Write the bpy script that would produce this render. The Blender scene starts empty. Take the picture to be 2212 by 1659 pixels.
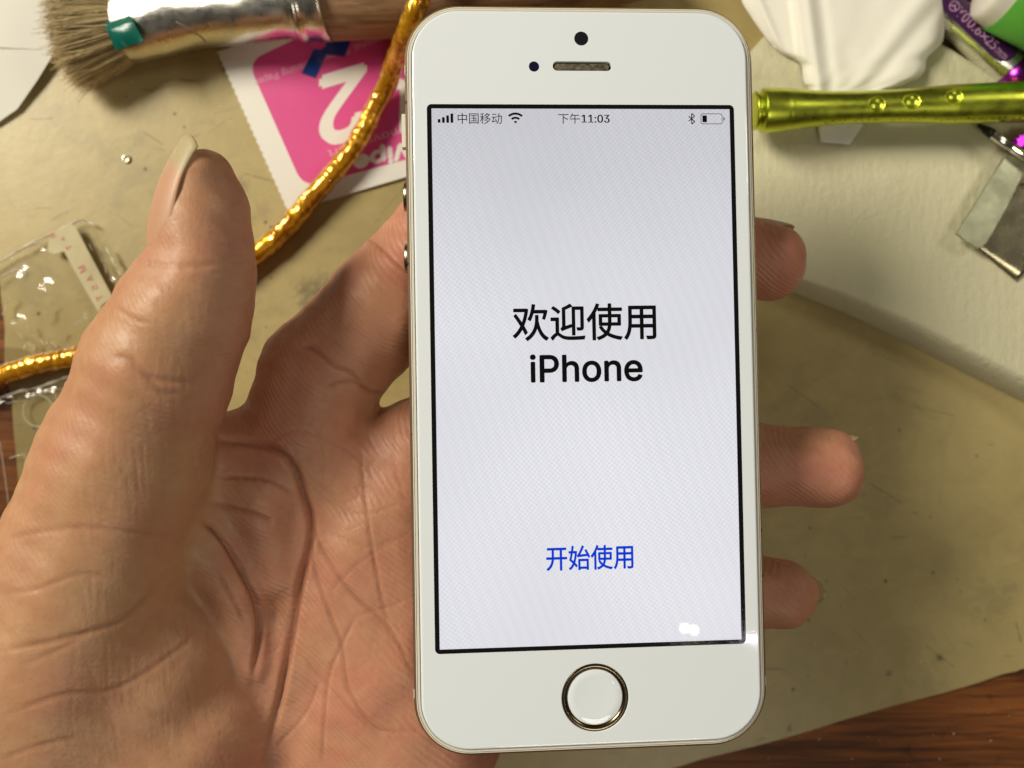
import bpy, bmesh, math, random, json
import numpy as np
from mathutils import Vector, Matrix
from mathutils.geometry import delaunay_2d_cdt

random.seed(7)
rng = np.random.default_rng(11)
S = bpy.context.scene
COL = S.collection
U = 0.001                      # everything below is written in millimetres
H = 205.0                      # camera height above the table top
FPX = 1853.7                   # focal length in photo pixels (2212 px wide)

# ---------------------------------------------------------------- camera
cam_d = bpy.data.cameras.new('camera')
cam = bpy.data.objects.new('camera', cam_d)
COL.objects.link(cam)
cam.location = (0, 0, H * U)
cam_d.sensor_width = 36
cam_d.lens = 36 * FPX / 2212
cam_d.clip_start = 0.005
cam_d.clip_end = 20
cam_d.dof.use_dof = True
cam_d.dof.focus_distance = 0.143
cam_d.dof.aperture_fstop = 17
S.camera = cam

# ---------------------------------------------------------------- world + lamps
w = bpy.data.worlds.new('World')
S.world = w
w.use_nodes = True
wn = w.node_tree
bg = wn.nodes['Background']
tc = wn.nodes.new('ShaderNodeTexCoord')
sep = wn.nodes.new('ShaderNodeSeparateXYZ')
rmp = wn.nodes.new('ShaderNodeValToRGB')
wn.links.new(tc.outputs['Generated'], sep.inputs[0])
wn.links.new(sep.outputs['Z'], rmp.inputs[0])
rmp.color_ramp.elements[0].color = (0.10, 0.075, 0.05, 1)
rmp.color_ramp.elements[1].color = (0.85, 0.80, 0.68, 1)
rmp.color_ramp.elements[1].position = 0.9
wn.links.new(rmp.outputs[0], bg.inputs[0])
bg.inputs[1].default_value = 0.14


def lamp(name, kind, loc, power, color, size=None, target=(0, 0, 30)):
    d = bpy.data.lights.new(name, kind)
    d.energy = power
    d.color = color
    o = bpy.data.objects.new(name, d)
    COL.objects.link(o)
    o.location = Vector(loc) * U
    if kind == 'AREA':
        d.shape = 'DISK'
        d.size = size * U
        v = (Vector(target) - Vector(loc)) * U
        o.rotation_euler = v.to_track_quat('-Z', 'Y').to_euler()
    else:
        d.shadow_soft_size = size * U
    return o


WARM = (1.0, 0.925, 0.765)
lamp('key_lamp', 'AREA', (-590, 370, 590), 18.8, WARM, 320, (0, 0, 20))
lamp('right_lamp', 'AREA', (500, 230, 500), 1.4, WARM, 160, (60, 0, 20))
lamp('bench_lamp', 'AREA', (170, -480, 700), 2.2, (1.0, 0.92, 0.76), 240, (20, 0, 20))


def mirror_spot(px, py, dist):
    """where a small lamp must hang to be mirrored by the tilted phone glass"""
    rv_ = Vector((-2.10725494e-02, 5.84745673e-02, 1.66341732e-02))
    R_ = Matrix.Rotation(rv_.length, 3, rv_.normalized())
    n_ = R_ @ Vector((0, 0, 1))
    o_ = Vector((0, 0, H))
    d_ = Vector(((px - 1106) / FPX, -(py - 829.6) / FPX, -1)).normalized()
    t_ = (Vector((12.395, 1.4985, H - 141.744)) - o_).dot(n_) / d_.dot(n_)
    return o_ + d_ * t_ + (d_ - 2 * d_.dot(n_) * n_) * dist


for (a_, b_, c_) in ((1479, 1357, (1, .96, .80)), (1499, 1361, (1, .95, .62)), (1613, 1379, (.88, .80, 1)), (1634, 1383, (.88, .80, 1))):
    lamp('bulb', 'POINT', mirror_spot(a_, b_, 600), 0.032, c_, 1.7)

S.view_settings.view_transform = 'Standard'
S.view_settings.look = 'None'
S.view_settings.exposure = -1.1
S.view_settings.gamma = 1
S.view_settings.use_curve_mapping = False
S.render.engine = 'CYCLES'
S.cycles.use_denoising = True
S.cycles.max_bounces = 10
S.cycles.transparent_max_bounces = 16


# ---------------------------------------------------------------- helpers
def P(px, py, z):
    s = (H - z) / FPX
    return Vector(((px - 1106) * s, -(py - 829.6) * s, z))


def tag(o, label, cat, group=None, kind=None):
    if label:
        o['label'] = label
    if cat:
        o['category'] = cat
    if group:
        o['group'] = group
    if kind:
        o['kind'] = kind
    return o


def mesh(name, V, F, mat, parent=None, smooth=False):
    me = bpy.data.meshes.new(name)
    me.from_pydata([(v[0] * U, v[1] * U, v[2] * U) for v in V], [], F)
    me.validate()
    me.update()
    if mat:
        me.materials.append(mat)
    if smooth:
        me.shade_smooth()
    o = bpy.data.objects.new(name, me)
    COL.objects.link(o)
    if parent:
        o.parent = parent
    return o


def empty(name, loc=(0, 0, 0), rot=None):
    o = bpy.data.objects.new(name, None)
    COL.objects.link(o)
    o.location = Vector(loc) * U
    if rot is not None:
        o.rotation_mode = 'QUATERNION'
        o.rotation_quaternion = rot
    o.empty_display_size = 0.005
    return o


def shift(o):
    """put a mesh thing's origin at the base of its own geometry"""
    me = o.data
    n = len(me.vertices)
    a = np.empty(n * 3, np.float32)
    me.vertices.foreach_get('co', a)
    a = a.reshape(-1, 3)
    c = np.array([(a[:, 0].min() + a[:, 0].max()) / 2, (a[:, 1].min() + a[:, 1].max()) / 2, a[:, 2].min()], np.float32)
    me.vertices.foreach_set('co', (a - c).ravel())
    me.update()
    o.location = Vector(c.tolist())
    return o


def loft(rings, close=True, cap0=False, cap1=False):
    V, F = [], []
    n = len(rings[0])
    for r in rings:
        V += [tuple(p) for p in r]
    for i in range(len(rings) - 1):
        for j in range(n if close else n - 1):
            k = (j + 1) % n
            F.append((i * n + j, i * n + k, (i + 1) * n + k, (i + 1) * n + j))
    if cap0:
        F.append(tuple(range(n - 1, -1, -1)))
    if cap1:
        b = (len(rings) - 1) * n
        F.append(tuple(range(b, b + n)))
    return V, F


def rrect(hx, hy, r, z, n=12, cx=0, cy=0):
    out = []
    for (sx, sy, a0) in ((1, 1, 0), (-1, 1, 90), (-1, -1, 180), (1, -1, 270)):
        for i in range(n + 1):
            a = math.radians(a0 + 90 * i / n)
            out.append((cx + sx * (hx - r) + r * math.cos(a), cy + sy * (hy - r) + r * math.sin(a), z))
    return out


def circle(r, z, n=48, cx=0, cy=0):
    return [(cx + r * math.cos(2 * math.pi * i / n), cy + r * math.sin(2 * math.pi * i / n), z) for i in range(n)]


def catmull(pts, n):
    pts = [np.array(p, float) for p in pts]
    pts = [2 * pts[0] - pts[1]] + pts + [2 * pts[-1] - pts[-2]]
    out = []
    for i in range(1, len(pts) - 2):
        p0, p1, p2, p3 = pts[i - 1:i + 3]
        for k in range(n):
            t = k / n
            out.append(0.5 * (2 * p1 + (p2 - p0) * t + (2 * p0 - 5 * p1 + 4 * p2 - p3) * t * t + (3 * p1 - p0 - 3 * p2 + p3) * t ** 3))
    out.append(pts[-2])
    return out


def slab(name, outline, z0, z1, mat, parent=None, bevel=0.0, inset=0.0):
    """flat piece with real thickness; outline given in mm (x, y), z flat"""
    bm = bmesh.new()
    vs = [bm.verts.new((p[0] * U, p[1] * U, z0 * U)) for p in outline]
    f = bm.faces.new(vs)
    bm.normal_update()
    if f.normal.z > 0:
        f.normal_flip()
    ex = bmesh.ops.extrude_face_region(bm, geom=[f])
    for v in ex['geom']:
        if isinstance(v, bmesh.types.BMVert):
            v.co.z = z1 * U
    if bevel:
        ed = [e for e in bm.edges if all(abs(v.co.z - z1 * U) < 1e-7 for v in e.verts)]
        bmesh.ops.bevel(bm, geom=ed, offset=bevel * U, segments=2, affect='EDGES', profile=0.5)
    bmesh.ops.recalc_face_normals(bm, faces=bm.faces)
    me = bpy.data.meshes.new(name)
    bm.to_mesh(me)
    bm.free()
    me.materials.append(mat)
    o = bpy.data.objects.new(name, me)
    COL.objects.link(o)
    if parent:
        o.parent = parent
    return o


def fill_loops(loops):
    """triangles between nested outlines (even-odd)"""
    pts, edges = [], []
    for loop in loops:
        b0 = len(pts)
        pts += [Vector((p[0], p[1])) for p in loop]
        edges += [(b0 + i, b0 + (i + 1) % len(loop)) for i in range(len(loop))]
    v, e, f, *_ = delaunay_2d_cdt(pts, edges, [], 0, 1e-5)

    def odd(x, y):
        c = False
        for loop in loops:
            j = len(loop) - 1
            for i in range(len(loop)):
                xi, yi, xj, yj = loop[i][0], loop[i][1], loop[j][0], loop[j][1]
                if (yi > y) != (yj > y) and x < (xj - xi) * (y - yi) / (yj - yi) + xi:
                    c = not c
                j = i
        return c
    out = []
    for q in f:
        cx = sum(v[i].x for i in q) / len(q); cy = sum(v[i].y for i in q) / len(q)
        if odd(cx, cy):
            a, b, c = (v[i] for i in q[:3])
            out.append(tuple(q) if (b - a).cross(c - a) > 0 else tuple(q[::-1]))
    return [(p.x, p.y, 0) for p in v], out


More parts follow.
